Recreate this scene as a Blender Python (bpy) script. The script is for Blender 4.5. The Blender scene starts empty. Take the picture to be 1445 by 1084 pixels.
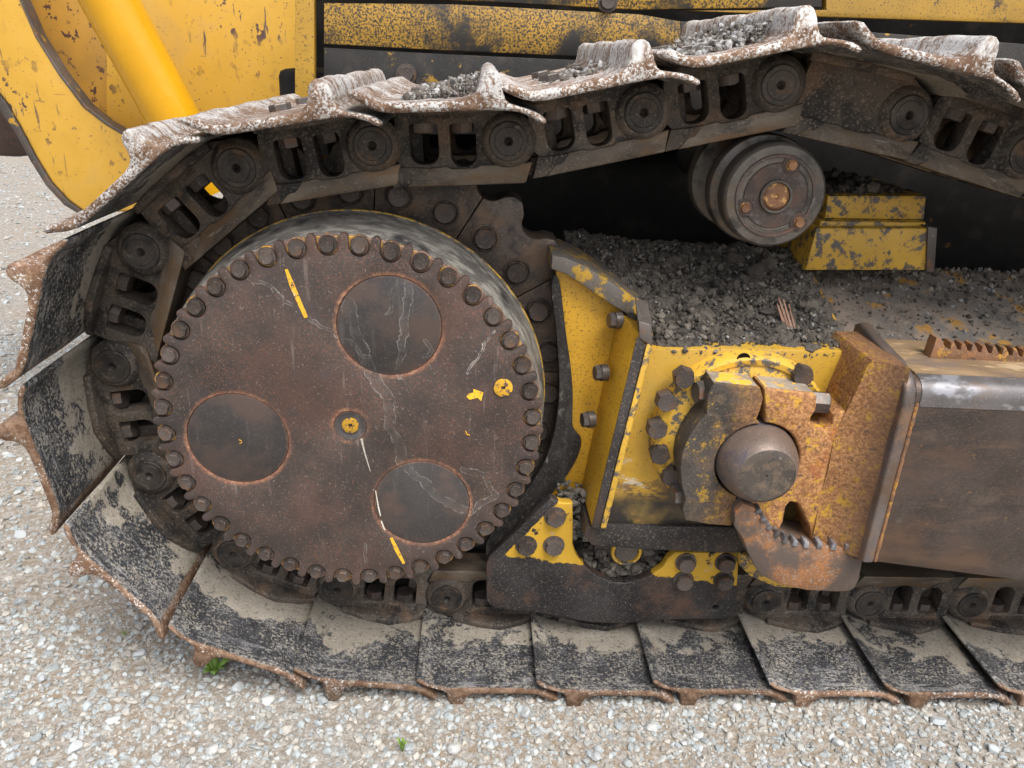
import bpy, bmesh, math, random
import numpy as np
from mathutils import Vector, Matrix
R = math.radians
scn = bpy.context.scene
COL = scn.collection

# ------------------------------------------------------------------ camera
# origin = centre of the round final-drive cover, X along the track, Y away from the viewer, Z up
CX, CY, CZ = 0.2393, -1.3833, 0.6826
PITCH, YAW, ROLL, FPX = 0.3995, 0.0526, 0.0459, 1104.0
_f = Vector((math.sin(YAW)*math.cos(PITCH), math.cos(YAW)*math.cos(PITCH), -math.sin(PITCH)))
_r0 = Vector((math.cos(YAW), -math.sin(YAW), 0)); _u0 = _r0.cross(_f)
_r = _r0*math.cos(ROLL) + _u0*math.sin(ROLL); _u = -_r0*math.sin(ROLL) + _u0*math.cos(ROLL)
cam = bpy.data.objects.new('camera', bpy.data.cameras.new('camera')); COL.objects.link(cam)
cam.matrix_world = Matrix(((_r.x, _u.x, -_f.x, CX), (_r.y, _u.y, -_f.y, CY), (_r.z, _u.z, -_f.z, CZ), (0, 0, 0, 1)))
cam.data.sensor_width = 36; cam.data.sensor_fit = 'HORIZONTAL'; cam.data.lens = FPX/1445*36
cam.data.clip_start = .02; cam.data.clip_end = 400
scn.camera = cam

def at(px, py, Y):
    """photo pixel -> point on the plane at depth Y"""
    d = _f + _r*((px-722.5)/FPX) - _u*((py-542)/FPX)
    return Vector((CX, CY, CZ)) + d*((Y-CY)/d.y)
def xz(px, py, Y):
    p = at(px, py, Y); return (p.x, p.z)
def outl(pts, Y): return [xz(a, b, Y) for a, b in pts]
def zm(pts, x0, y0, s): return [(x0+a*s, y0+b*s) for a, b in pts]

# ------------------------------------------------------------------ light
SUN_EL, SUN_AZ = R(60), R(155)      # azimuth from +Y clockwise: high, behind and to the right of the viewer
w = bpy.data.worlds.new('World'); scn.world = w; w.use_nodes = True
nt = w.node_tree; nt.nodes.clear()
sky = nt.nodes.new('ShaderNodeTexSky'); sky.sky_type = 'NISHITA'; sky.sun_disc = False
sky.sun_elevation = SUN_EL; sky.sun_rotation = SUN_AZ
sky.dust_density = 4.0; sky.air_density = 1.0; sky.ozone_density = 1.0
hs = nt.nodes.new('ShaderNodeHueSaturation'); hs.inputs['Saturation'].default_value = .5
bg = nt.nodes.new('ShaderNodeBackground'); bg.inputs['Strength'].default_value = .13
wo = nt.nodes.new('ShaderNodeOutputWorld')
nt.links.new(sky.outputs[0], hs.inputs['Color']); nt.links.new(hs.outputs[0], bg.inputs['Color']); nt.links.new(bg.outputs[0], wo.inputs[0])
sl = bpy.data.lights.new('sun', 'SUN'); sl.energy = 1.5; sl.angle = R(30); sl.color = (1, .98, .95)
so = bpy.data.objects.new('sun', sl); COL.objects.link(so)
sd = Vector((math.sin(SUN_AZ)*math.cos(SUN_EL), math.cos(SUN_AZ)*math.cos(SUN_EL), math.sin(SUN_EL)))
so.rotation_euler = sd.to_track_quat('Z', 'Y').to_euler(); so.location = (0, -2, 4)
vs = scn.view_settings; vs.view_transform = 'Standard'; vs.look = 'None'; vs.gamma = 1; vs.use_curve_mapping = False
vs.exposure = 1.05

# ------------------------------------------------------------------ materials
class NT:
    def __init__(s, name):
        s.m = bpy.data.materials.new(name); s.m.use_nodes = True
        s.t = s.m.node_tree; s.t.nodes.clear()
        s.out = s.n('ShaderNodeOutputMaterial'); s.b = s.n('ShaderNodeBsdfPrincipled')
        s.l(s.b.outputs[0], s.out.inputs['Surface'])
        tc = s.n('ShaderNodeTexCoord'); s.obj = tc.outputs['Object']
        oi = s.n('ShaderNodeObjectInfo'); s.rnd = oi.outputs['Random']
        off = s.n('ShaderNodeVectorMath', operation='MULTIPLY')
        cb = s.n('ShaderNodeCombineXYZ')
        for i in range(3): s.l(s.rnd, cb.inputs[i])
        s.l(cb.outputs[0], off.inputs[0]); off.inputs[1].default_value = (7.3, 5.1, 11.7)
        ad = s.n('ShaderNodeVectorMath', operation='ADD'); s.l(s.obj, ad.inputs[0]); s.l(off.outputs[0], ad.inputs[1])
        s.co = ad.outputs[0]
        sp = s.n('ShaderNodeSeparateXYZ'); s.l(s.obj, sp.inputs[0]); s.xyz = sp.outputs
    def n(s, t, **k):
        o = s.t.nodes.new(t)
        for a, b in k.items(): setattr(o, a, b)
        return o
    def l(s, a, b): s.t.links.new(a, b)
    def put(s, inp, v):
        if isinstance(v, (int, float)): inp.default_value = v
        elif isinstance(v, tuple): inp.default_value = v if len(v) == len(inp.default_value) else (*v, 1)
        else: s.l(v, inp)
    def vscale(s, st):
        o = s.n('ShaderNodeVectorMath', operation='MULTIPLY'); s.l(s.co, o.inputs[0]); o.inputs[1].default_value = st; return o.outputs[0]
    def noise(s, scale, detail=6, rough=.6, st=None, dist=0):
        o = s.n('ShaderNodeTexNoise'); o.inputs['Scale'].default_value = scale; o.inputs['Detail'].default_value = detail
        o.inputs['Roughness'].default_value = rough; o.inputs['Distortion'].default_value = dist
        s.l(s.vscale(st) if st else s.co, o.inputs['Vector']); return o.outputs['Fac']
    def voro(s, scale, feat='F1', out='Distance', st=None):
        o = s.n('ShaderNodeTexVoronoi'); o.feature = feat; o.inputs['Scale'].default_value = scale
        s.l(s.vscale(st) if st else s.co, o.inputs['Vector']); return o.outputs[out]
    def ramp(s, x, lo, hi):
        o = s.n('ShaderNodeMapRange', interpolation_type='SMOOTHSTEP')
        s.put(o.inputs['Value'], x); o.inputs['From Min'].default_value = lo; o.inputs['From Max'].default_value = hi
        return o.outputs['Result']
    def math(s, op, a, b=0., c=0.):
        o = s.n('ShaderNodeMath', operation=op); s.put(o.inputs[0], a); s.put(o.inputs[1], b); s.put(o.inputs[2], c); return o.outputs[0]
    def mix(s, f, a, b):
        o = s.n('ShaderNodeMix', data_type='RGBA'); s.put(o.inputs['Factor'], f); s.put(o.inputs['A'], a); s.put(o.inputs['B'], b); return o.outputs['Result']
    def fmix(s, f, a, b):
        o = s.n('ShaderNodeMix', data_type='FLOAT'); s.put(o.inputs['Factor'], f); s.put(o.inputs['A'], a); s.put(o.inputs['B'], b); return o.outputs['Result']
    def segdist(s, a, b):
        """distance in the object XZ plane from a polyline piece a-b"""
        ab = (b[0]-a[0], b[1]-a[1]); L2 = ab[0]**2+ab[1]**2
        px = s.math('SUBTRACT', s.jx, a[0]); pz = s.math('SUBTRACT', s.jz, a[1])
        t = s.math('DIVIDE', s.math('ADD', s.math('MULTIPLY', px, ab[0]), s.math('MULTIPLY', pz, ab[1])), L2)
        o = s.n('ShaderNodeClamp'); s.l(t, o.inputs[0]); t = o.outputs[0]
        dx = s.math('SUBTRACT', px, s.math('MULTIPLY', t, ab[0])); dz = s.math('SUBTRACT', pz, s.math('MULTIPLY', t, ab[1]))
        return s.math('SQRT', s.math('ADD', s.math('MULTIPLY', dx, dx), s.math('MULTIPLY', dz, dz)))

def L(c, s, lo, hi, d=6, r=.62, st=None, w=1., rg=None, m=None, v=False, mt=None):
    return dict(c=c, s=s, lo=lo, hi=hi, d=d, r=r, st=st, w=w, rg=rg, m=m, v=v, mt=mt)
def make(name, base, layers=(), rough=.6, metal=0., bump=(60, .3, .002), bump2=None, extra=None, var=.35, chip=0., spec=None):
    N = NT(name)
    n0 = N.noise(7, 5)
    dk = tuple(x*(1-var) for x in base); lt = tuple(min(1, x*(1+var)) for x in base)
    col = N.mix(N.ramp(n0, .3, .7), dk, lt); rg = N.math('ADD', rough-.1, N.math('MULTIPLY', N.noise(40, 4), .2)); mt = metal
    hgt = None
    for y in layers:
        x = N.voro(y['s'], st=y['st']) if y['v'] else N.noise(y['s'], y['d'], y['r'], y['st'])
        k = N.ramp(x, y['lo'], y['hi'])
        if y['m']: k = N.math('MULTIPLY', k, y['m'](N))
        if y['w'] != 1: k = N.math('MULTIPLY', k, y['w'])
        col = N.mix(k, col, y['c'])
        if y['rg'] is not None: rg = N.fmix(k, rg, y['rg'])
        if y['mt'] is not None: mt = N.fmix(k, mt, y['mt'])
        hgt = k if hgt is None else N.math('ADD', hgt, k)
    if extra: col, rg = extra(N, col, rg)
    hv = N.n('ShaderNodeHueSaturation'); N.l(col, hv.inputs['Color']); N.l(N.math('ADD', .80, N.math('MULTIPLY', N.rnd, .40)), hv.inputs['Value']); col = hv.outputs[0]
    if spec is not None: N.b.inputs['Specular IOR Level'].default_value = spec
    N.put(N.b.inputs['Base Color'], col); N.put(N.b.inputs['Roughness'], rg); N.put(N.b.inputs['Metallic'], mt)
    h = N.noise(bump[0], 8, .65)
    if bump2: h = N.math('ADD', h, N.math('MULTIPLY', N.noise(bump2[0], 6, .6), bump2[1]))
    if chip and hgt is not None: h = N.math('SUBTRACT', h, N.math('MULTIPLY', hgt, chip))
    bp = N.n('ShaderNodeBump'); bp.inputs['Strength'].default_value = bump[1]; bp.inputs['Distance'].default_value = bump[2]
    N.l(h, bp.inputs['Height']); N.l(bp.outputs[0], N.b.inputs['Normal'])
    return N.m

YEL = (.51, .30, .032); BLK = (.030, .029, .029); RUST = (.16, .062, .028); MUD = (.30, .26, .205); DUST = (.36, .33, .28)
WHT = (.62, .60, .57)
M = {}
M['link'] = make('link_steel', (.080, .066, .054), [L((.19, .15, .11), 50, .58, .68, w=.7, d=10, r=.75), L((.135, .085, .052), 11, .48, .66, w=.8), L((.026, .024, .023), 13, .48, .60, w=.95), L((.24, .20, .155), 190, .53, .66, w=.55), L((.035, .03, .028), 150, .56, .66, w=.7), L((.30, .27, .22), 24, .64, .74, w=.5)], .62, .15, (150, .8, .003), (30, 1.2), spec=0.25)
M['rail'] = make('rail_steel', (.13, .105, .08), [L((.06, .05, .043), 30, .5, .66, st=(.3, 1, 1)), L((.30, .27, .23), 240, .56, .68, w=.5), L((.15, .09, .045), 25, .45, .7, st=(.3, 1, 1)), L((.32, .30, .27), 90, .62, .74, st=(.25, 1, 1), w=.6, rg=.35)], .45, .5, (110, .35, .0015), spec=0.25)
M['cap'] = make('pin_cap_steel', (.060, .052, .046), [L((.20, .17, .14), 220, .55, .68, w=.5), L((.028, .026, .025), 16, .46, .60), L((.22, .20, .16), 28, .62, .68, w=.6, d=9), L((.11, .07, .045), 30, .52, .7), L((.3, .27, .22), 80, .64, .72, w=.5)], .5, .4, (120, .3, .001), spec=0.25)
M['nut'] = make('dark_bolt_steel', (.085, .070, .063), [L((.22, .18, .15), 260, .54, .66, w=.5), L((.13, .075, .045), 40, .5, .7), L((.25, .22, .19), 120, .6, .72, w=.5)], .5, .4, (150, .4, .001), spec=0.25)
M['greybolt'] = make('grey_bolt_steel', (.12, .105, .095), [L((.16, .085, .05), 50, .5, .7), L((.26, .24, .22), 120, .55, .7, w=.6)], .45, .5, (150, .4, .001))

def shoe_extra(N, col, rg, white=.0):
    # inner face: dried mud near the links, black paint, white scuffs towards the outer edge; rims and outer side rusty and pale
    y = N.xyz['Y']; n = N.xyz['Z']; s_ = N.xyz['X']
    nearlink = N.ramp(y, -.03, .15)
    mudn = N.math('ADD', N.math('ADD', N.math('MULTIPLY', N.noise(7, 3, .5), .55), N.math('MULTIPLY', N.noise(26, 9, .66, dist=.5), .45)), N.math('MULTIPLY', N.math('SUBTRACT', nearlink, .5), .20))
    mud = N.ramp(mudn, .512, .545)
    mud = N.math('MAXIMUM', N.math('MULTIPLY', mud, N.ramp(N.noise(130, 7, .75), .34, .47)), N.math('MULTIPLY', N.ramp(N.math('ADD', N.noise(150, 5, .65), N.math('MULTIPLY', N.noise(15, 3), .3)), .705, .75), .8))
    col = N.mix(N.math('MULTIPLY', mud, .92), col, N.mix(N.noise(60, 6), (.215, .188, .148), (.33, .295, .24)))
    sc = N.ramp(N.math('ADD', N.noise(230, 7, .75, st=(.7, 1, 1)), N.math('MULTIPLY', N.noise(16, 3), .35)), .70, .77)
    col = N.mix(N.math('MULTIPLY', sc, .5), col, (.38, .36, .32))
    st = N.ramp(N.math('ADD', N.noise(90, 6, .7, st=(.12, 1, 1)), N.math('MULTIPLY', N.ramp(y, .03, -.05), .10)), .62, .70)
    col = N.mix(N.math('MULTIPLY', st, .22), col, (.50, .49, .48))
    # rim
    edge = N.ramp(N.math('ADD', y, N.math('MULTIPLY', N.noise(45, 5), .012)), -.0595, -.0640)
    outer = N.ramp(N.math('ADD', n, N.math('MULTIPLY', N.noise(30, 5), .006)), .078, .083)
    gro = N.ramp(n, .095, .103)
    e = N.math('MAXIMUM', N.math('MAXIMUM', edge, outer), gro)
    rustc = N.mix(N.ramp(N.noise(55, 7, .7), .42, .6), (.12, .066, .038), (.22, .14, .09))
    rustc = N.mix(N.ramp(N.math('ADD', N.noise(210, 8, .75), N.math('MULTIPLY', N.noise(18, 4), .45)), .79-white, .87-white), rustc, (.52, .51, .49))
    rustc = N.mix(N.ramp(N.noise(170, 7, .75), .56, .66), rustc, (.10, .06, .042))
    rustc = N.mix(N.math('MULTIPLY', gro, N.ramp(N.math('ADD', N.noise(55, 8, .75, st=(1, 1, .3)), N.math('MULTIPLY', N.noise(12, 3), .3)), .70-white*1.6, .90-white*1.6)), rustc, (.52, .51, .49))
    col = N.mix(e, col, rustc); rg = N.fmix(e, rg, .75)
    return col, rg
M['shoe'] = make('track_shoe_steel', (.027, .028, .032), [L((.058, .059, .066), 40, .50, .64), L((.11, .105, .10), 260, .55, .64, w=.5)], .50, .05, (170, .7, .0025), (30, 1.0), extra=shoe_extra, spec=0.25)
M['shoe_chalky'] = make('chalky_track_shoe_steel', (.027, .028, .032), [L((.058, .059, .066), 40, .50, .64), L((.11, .105, .10), 260, .55, .64, w=.5)], .50, .05, (170, .7, .0025), (30, 1.0), extra=lambda N, c, r: shoe_extra(N, c, r, .075), spec=0.25)

# final-drive cover: dark brown with rust, wandering dried-water trails
def disc_extra(N, col, rg):
    jn = N.n('ShaderNodeTexNoise'); jn.inputs['Scale'].default_value = 28; jn.inputs['Detail'].default_value = 5
    N.l(N.co, jn.inputs['Vector'])
    sj = N.n('ShaderNodeSeparateColor'); N.l(jn.outputs['Color'], sj.inputs[0])
    N.jx = N.math('ADD', N.xyz['X'], N.math('MULTIPLY', N.math('SUBTRACT', sj.outputs[0], .5), .034))
    N.jz = N.math('ADD', N.xyz['Z'], N.math('MULTIPLY', N.math('SUBTRACT', sj.outputs[1], .5), .034))
    def trail(pts, wd, amt, line=.0011):
        nonlocal col
        P3 = [xz(a, b, 0) for a, b in pts]; d = None
        for a, b in zip(P3[:-1], P3[1:]):
            q = N.segdist(a, b); d = q if d is None else N.math('MINIMUM', d, q)
        rim = N.math('MULTIPLY', N.ramp(d, wd-line, wd-line*.2), N.ramp(d, wd+line, wd+line*.2))
        inn = N.math('MULTIPLY', N.ramp(d, wd, wd*.7), .10)
        k = N.math('MULTIPLY', N.math('ADD', N.math('MULTIPLY', rim, .75), inn), N.ramp(N.noise(55, 7, .7), .38, .60))
        o = N.n('ShaderNodeClamp'); N.l(N.math('MULTIPLY', k, amt), o.inputs[0])
        col = N.mix(o.outputs[0], col, (.34, .32, .29))
    for cx_, cz_ in [(.2215*math.cos(R(68.86+120*k)), .2215*math.sin(R(68.86+120*k))) for k in range(3)]+[(0, 0)]:
        rad = .0975 if cx_ or cz_ else .033
        dx_ = N.math('SUBTRACT', N.xyz['X'], cx_); dz_ = N.math('SUBTRACT', N.xyz['Z'], cz_)
        d_ = N.math('ABSOLUTE', N.math('SUBTRACT', N.math('SQRT', N.math('ADD', N.math('MULTIPLY', dx_, dx_), N.math('MULTIPLY', dz_, dz_))), rad+.002))
        k_ = N.math('MULTIPLY', N.ramp(N.math('SUBTRACT', d_, N.math('MULTIPLY', N.noise(70, 6, .7), .010)), .003, -.006), N.math('MULTIPLY', N.ramp(N.noise(11, 4), .36, .62), .75))
        col = N.mix(k_, col, N.mix(N.ramp(N.noise(150, 6, .7), .48, .62), (.20, .085, .05), (.42, .22, .12)))
    trail([(575, 395), (572, 450), (562, 530)], .006, .75)
    trail([(488, 425), (505, 480), (523, 525), (545, 560), (553, 610), (575, 660), (620, 705), (660, 722)], .009, .65)
    trail([(338, 380), (420, 435), (480, 478), (520, 505)], .0035, .6)
    trail([(697, 465), (672, 505), (657, 525)], .0022, 1.1, .0014)
    trail([(655, 665), (690, 672), (697, 700), (668, 722)], .005, .7)
    trail([(600, 480), (612, 492), (598, 505)], .004, .6)
    trail([(515, 770), (518, 800)], .003, .6)
    trail([(558, 395), (548, 440)], .0025, .5)
    return col, rg
M['disc'] = make('cover_plate_paint', (.050, .039, .034),
    [L((.084, .047, .036), 6, .46, .66, w=.75), L((.026, .023, .022), 5, .52, .66, w=.6), L((.16, .074, .045), 260, .50, .60, w=.65, m=lambda N: N.ramp(N.noise(7, 5), .40, .64)), L((.034, .027, .026), 240, .55, .65, w=.6), L((.050, .042, .042), 12, .54, .72, w=.8), L((.19, .085, .05), 170, .57, .68, w=.55), L((.30, .26, .23), 230, .62, .69, w=.55),
     L((.25, .20, .17), 30, .60, .74, st=(3, 1, .25), w=.3), L((.04, .035, .036), 130, .6, .7, w=.5)], .50, .12, (170, .35, .0012), (30, .8), extra=disc_extra, var=.25, spec=0.38)
M['spot'] = make('dark_smooth_steel', (.046, .042, .041), [L((.14, .13, .12), 22, .55, .75, st=(2.5, 1, .3), w=.4), L((.11, .09, .08), 300, .54, .64, w=.5), L((.085, .06, .05), 10, .45, .65), L((.14, .12, .11), 150, .62, .72, w=.4)], .42, .2, (150, .2, .001), extra=disc_extra, var=.2, spec=0.38)
M['drum'] = make('drum_steel', (.12, .11, .10), [L((.34, .32, .29), 300, .53, .64, w=.5), L((.30, .285, .25), 26, .44, .62, st=(1, 2.2, 1)), L((.035, .035, .036), 12, .5, .66), L((.36, .34, .30), 110, .58, .7, w=.6)], .5, .2, (120, .4, .0015), spec=0.25)
M['sprocket'] = make('sprocket_steel', (.080, .064, .054), [L((.20, .15, .11), 50, .56, .66, w=.7, d=10, r=.75), L((.03, .027, .025), 20, .5, .62, w=.7), L((.20, .155, .12), 230, .53, .66, w=.55), L((.13, .085, .055), 16, .45, .68), L((.045, .04, .037), 24, .52, .68), L((.26, .2, .15), 120, .62, .74, w=.5)], .5, .35, (100, .5, .002), spec=0.25)
M['tooth_rust'] = make('bolt_seat_rust', (.17, .105, .075), [L((.50, .28, .04), 50, .52, .60, w=.85), L((.3, .25, .2), 90, .6, .72, w=.6)], .6, .2, (150, .4, .001))
M['yellow'] = make('yellow_paint', YEL, [L((.22, .09, .02), 110, .655, .70, w=.9), L((.07, .055, .045), 90, .66, .68, d=9, r=.75), L((.62, .38, .07), 5, .5, .75, w=.35), L(DUST, 60, .66, .76, w=.35)], .42, 0, (200, .12, .0006), var=.10, chip=.35)
M['yellow_worn'] = make('yellow_paint_worn', YEL, [L((.085, .075, .066), 34, .51, .545, d=11, r=.78), L((.12, .055, .025), 45, .6, .68, w=.8), L(DUST, 40, .60, .75, w=.4)], .5, 0, (150, .3, .0012), var=.12, chip=.6)
M['yellow_rusty'] = make('yellow_paint_rust', (.57, .31, .018), [L((.17, .075, .022), 170, .565, .62, w=.85, d=5), L((.36, .18, .02), 6, .46, .70, w=.5), L((.075, .05, .04), 50, .63, .66, d=9, r=.75), L((.05, .042, .038), 14, .60, .68, w=.8, d=10, r=.75)], .5, 0, (150, .25, .0008), var=.12)
def rip_spots(N, col, rg):
    cl = N.ramp(N.noise(4.5, 4), .42, .62)
    k = N.ramp(N.math('ADD', N.noise(38, 5, .55, st=(1, 1, .7)), N.math('MULTIPLY', N.noise(6, 2), .25)), .745, .76)
    col = N.mix(N.math('MULTIPLY', k, cl), col, (.085, .045, .035))
    k2 = N.ramp(N.noise(75, 4, .5, st=(1.2, 1, .14)), .655, .675)
    k3 = N.ramp(N.noise(75, 4, .5, st=(.2, 1, 1.1)), .70, .715); k2 = N.math('MAXIMUM', k2, k3)
    k2 = N.math('MULTIPLY', k2, cl)
    return N.mix(k2, col, (.12, .075, .05)), rg
M['lip'] = make('lip_worn_paint', YEL, [L((.13, .115, .10), 24, .44, .48, d=11, r=.78), L((.24, .21, .18), 120, .55, .68, w=.5)], .55, .1, (150, .5, .002), var=.12, chip=.6)
M['ripper'] = make('ripper_yellow_paint', (.55, .31, .035), [L((.12, .07, .05), 120, .64, .67, d=6), L((.42, .26, .08), 7, .48, .72, w=.6), L((.13, .085, .06), 26, .635, .66, d=10, r=.75)], .45, 0, (150, .15, .0008), var=.08, extra=rip_spots)
M['ripper_in'] = make('ripper_shaded_inner_paint', (.40, .215, .035), [L((.075, .035, .028), 40, .59, .605, d=5), L((.3, .18, .05), 9, .5, .75, w=.5), L((.085, .04, .03), 16, .64, .66)], .5, 0, (150, .15, .0008), var=.1)  # yellow darkened to paint in the inner face's slight shade; spots are rust
M['worn_edge'] = make('bare_dark_steel', (.10, .085, .075), [L((.16, .09, .055), 30, .5, .68), L((.3, .27, .24), 70, .6, .72, w=.6), L((.5, .28, .03), 28, .655, .675)], .5, .3, (120, .35, .001))
M['tube'] = make('cylinder_yellow_paint', (.66, .33, .008), [L((.72, .42, .05), 30, .55, .75, w=.3, st=(.4, .4, 1))], .25, 0, (300, .05, .0003), var=.06)
M['grime_yellow'] = make('oily_yellow_paint', (.36, .20, .022), [L((.022, .020, .018), 190, .47, .55, r=.75, d=8), L((.020, .018, .016), 5, .48, .60, d=6)], .45, 0, (150, .2, .0006), var=.15)
M['body_yellow'] = make('body_yellow_paint', (.36, .205, .025), [L((.03, .026, .022), 190, .57, .63, w=.8), L((.03, .026, .022), 9, .56, .64, d=10, r=.75), L((.10, .06, .04), 70, .66, .69)], .42, 0, (150, .15, .0006), var=.12)
M['grime'] = make('oily_black_grime', (.026, .024, .022), [L((.33, .19, .03), 24, .585, .64, d=10, r=.8), L((.08, .07, .06), 240, .54, .66, w=.5), L((.05, .045, .04), 20, .5, .7)], .5, 0, (60, .4, .002), spec=0.25)
M['black'] = make('black_worn_paint', (.034, .031, .030), [L((.16, .13, .10), 220, .54, .63, w=.7), L((.3, .28, .25), 34, .62, .68, w=.6, d=10, r=.78), L((.075, .048, .036), 10, .50, .70, w=.8), L((.17, .15, .13), 120, .63, .72, w=.5), L((.42, .40, .37), 60, .70, .74, w=.6)], .45, .1, (110, .4, .0015), (20, .8), spec=0.25)
M['grease'] = make('greasy_black_steel', (.024, .022, .021), [L((.10, .095, .085), 200, .54, .64, w=.6), L((.20, .185, .16), 26, .58, .66, w=.7, d=10, r=.75, st=(1, 1, .6)), L((.06, .055, .05), 30, .5, .7, st=(1, 1, .4)), L((.26, .25, .23), 60, .63, .74, w=.6, st=(1.5, 1, .5))], .5, .05, (70, .6, .003), spec=0.25)
def guard_paint(N, col, rg):
    ln = N.math('ADD', N.math('MULTIPLY', N.xyz['X'], -.140), -.317)      # lower edge of the yellow paint
    d = N.math('ADD', N.math('SUBTRACT', N.xyz['Z'], ln), N.math('MULTIPLY', N.math('SUBTRACT', N.noise(45, 7, .7), .5), .035))
    k = N.math('MULTIPLY', N.ramp(d, .0, .004), N.ramp(N.noise(30, 8, .7), .62, .60))
    # bare diagonal strip at the left shoulder
    q = N.math('SUBTRACT', N.math('SUBTRACT', N.xyz['X'], .330), N.math('MULTIPLY', N.math('ADD', N.xyz['Z'], .350), .79))
    k = N.math('MULTIPLY', k, N.ramp(N.math('ADD', q, N.math('MULTIPLY', N.noise(50, 6), .012)), .000, .003))
    yc = N.mix(N.ramp(N.noise(60, 7, .7), .60, .66), YEL, (.42, .38, .32))
    return N.mix(k, col, yc), N.fmix(k, rg, .45)
M['guard'] = make('guard_black_paint', (.028, .026, .026), [L((.11, .085, .07), 230, .55, .64, w=.6), L((.30, .27, .24), 330, .62, .67, w=.7), L((.085, .055, .042), 16, .56, .70, w=.6, d=9, r=.7), L((.095, .055, .038), 9, .50, .68, w=.8), L((.17, .15, .13), 130, .63, .72, w=.6), L((.55, .53, .5), 70, .73, .76, w=.7, st=(1.4, 1, .6))], .45, .1, (130, .4, .0013), (22, .8), extra=guard_paint, spec=0.25)
M['boxpaint'] = make('frame_yellow_paint', YEL, [L((.66, .60, .50), 22, .56, .60, w=.8, m=lambda N: N.math('MULTIPLY', N.ramp(N.xyz['Z'], -.07, -.12), N.ramp(N.xyz['Z'], -.20, -.15)), d=8, r=.7, st=(.5, 1, 1.4)),
    L((.12, .07, .045), 20, .49, .55, w=.9, m=lambda N: N.ramp(N.xyz['Z'], -.10, -.17), st=(.6, 1, 1.4)),
    L((.030, .026, .024), 11, .30, .42, m=lambda N: N.ramp(N.xyz['Z'], -.155, -.195)), L((.05, .045, .04), 40, .63, .655, d=10, r=.75), L((.36, .24, .06), 8, .48, .7, w=.5), L((.12, .08, .04), 180, .60, .66, w=.7)], .42, 0, (150, .25, .001), var=.1)
M['rust_yellow'] = make('rusted_yellow_casting', (.21, .105, .055), [L((.33, .14, .05), 60, .48, .6, w=.7), L((.50, .27, .03), 30, .545, .59, d=10, r=.80, w=.85), L((.065, .052, .045), 40, .54, .64, d=9, r=.75), L((.40, .24, .10), 260, .54, .64, w=.5), L((.36, .085, .025), 26, .66, .70, w=.7), L((.30, .27, .24), 150, .62, .7, w=.4)], .6, .1, (110, .55, .0022), (25, .8))
M['rust_orange'] = make('orange_rust', (.23, .11, .05), [L((.42, .17, .05), 170, .50, .58, w=.9), L((.36, .33, .30), 190, .56, .62, w=.8), L((.10, .078, .066), 9, .42, .56, w=.95)], .65, .1, (130, .6, .002))
M['capbody'] = make('bearing_cap_paint', (.075, .065, .056), [L((.12, .088, .06), 25, .5, .66), L((.52, .29, .025), 21, .575, .62, d=10, r=.8, w=.9), L((.35, .29, .22), 40, .60, .70, w=.6, d=9, r=.75), L((.2, .17, .14), 260, .54, .66, w=.5)], .5, .15, (110, .5, .002), (25, .8))
def cast_extra(N, col, rg):
    k = N.ramp(N.math('ADD', N.xyz['X'], N.math('MULTIPLY', N.math('SUBTRACT', N.noise(14, 8, .7), .5), .26)), .70, .83)
    rc_ = N.mix(N.ramp(N.noise(160, 7, .75), .42, .60), (.23, .105, .042), (.46, .235, .10))
    rc_ = N.mix(N.ramp(N.noise(34, 9, .78), .535, .58), rc_, (.50, .285, .035))
    rc_ = N.mix(N.ramp(N.noise(60, 8, .75), .57, .64), rc_, (.09, .062, .046))
    rc_ = N.mix(N.math('MULTIPLY', N.ramp(N.noise(12, 6), .60, .68), .5), rc_, (.30, .085, .03))
    rc_ = N.mix(N.math('MULTIPLY', N.ramp(N.xyz['X'], .955, 1.03), .6), rc_, (.13, .082, .058))
    return N.mix(k, col, rc_), N.fmix(k, rg, .62)
M['cast'] = make('trunnion_casting', (.070, .060, .052), [L((.13, .095, .065), 25, .5, .66), L((.46, .265, .03), 21, .57, .61, d=10, r=.8, w=.9), L((.33, .28, .22), 40, .60, .70, w=.6, d=9, r=.75), L((.22, .185, .15), 260, .54, .66, w=.5)], .55, .1, (120, .8, .003), (25, .8), extra=cast_extra, spec=0.25)
M['captop'] = make('bearing_cap_top', (.26, .22, .17), [L((.62, .34, .03), 20, .53, .57, d=8), L((.36, .34, .30), 60, .5, .7, w=.6)], .6, .1, (120, .4, .0015))
M['pinbody'] = make('trunnion_pin_steel', (.125, .092, .074), [L((.24, .13, .07), 8, .48, .66, w=.8), L((.09, .078, .085), 14, .52, .66), L((.26, .20, .15), 240, .55, .66, w=.5)], .47, .35, (110, .4, .0012))
M['pinface'] = make('trunnion_pin_face', (.066, .054, .045), [L((.13, .095, .065), 40, .48, .66), L((.05, .045, .04), 60, .52, .66), L((.3, .26, .2), 90, .62, .72, w=.6)], .6, .25, (90, .7, .0018))
M['arm'] = make('push_arm_steel', (.078, .060, .051), [L((.20, .155, .115), 9, .56, .72, w=.5), L((.04, .034, .032), 18, .52, .66, st=(.25, 1, 1), w=.7), L((.16, .10, .065), 26, .54, .68, st=(.3, 1, 1.5), w=.6), L((.16, .115, .09), 330, .52, .64, st=(.5, 1, 1), w=.5), L((.045, .038, .036), 260, .54, .66, st=(.4, 1, 1), w=.5), L((.135, .08, .052), 7, .46, .66, st=(.5, 1, 1)), L((.05, .047, .048), 9, .52, .68, st=(.4, 1, 1)), L((.30, .17, .07), 45, .66, .70, w=.6), L((.24, .20, .15), 14, .6, .74, w=.4), L((.3, .26, .22), 160, .66, .72, w=.4)], .40, .25, (130, .3, .0012), (14, .8), var=.25, spec=0.38)
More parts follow.
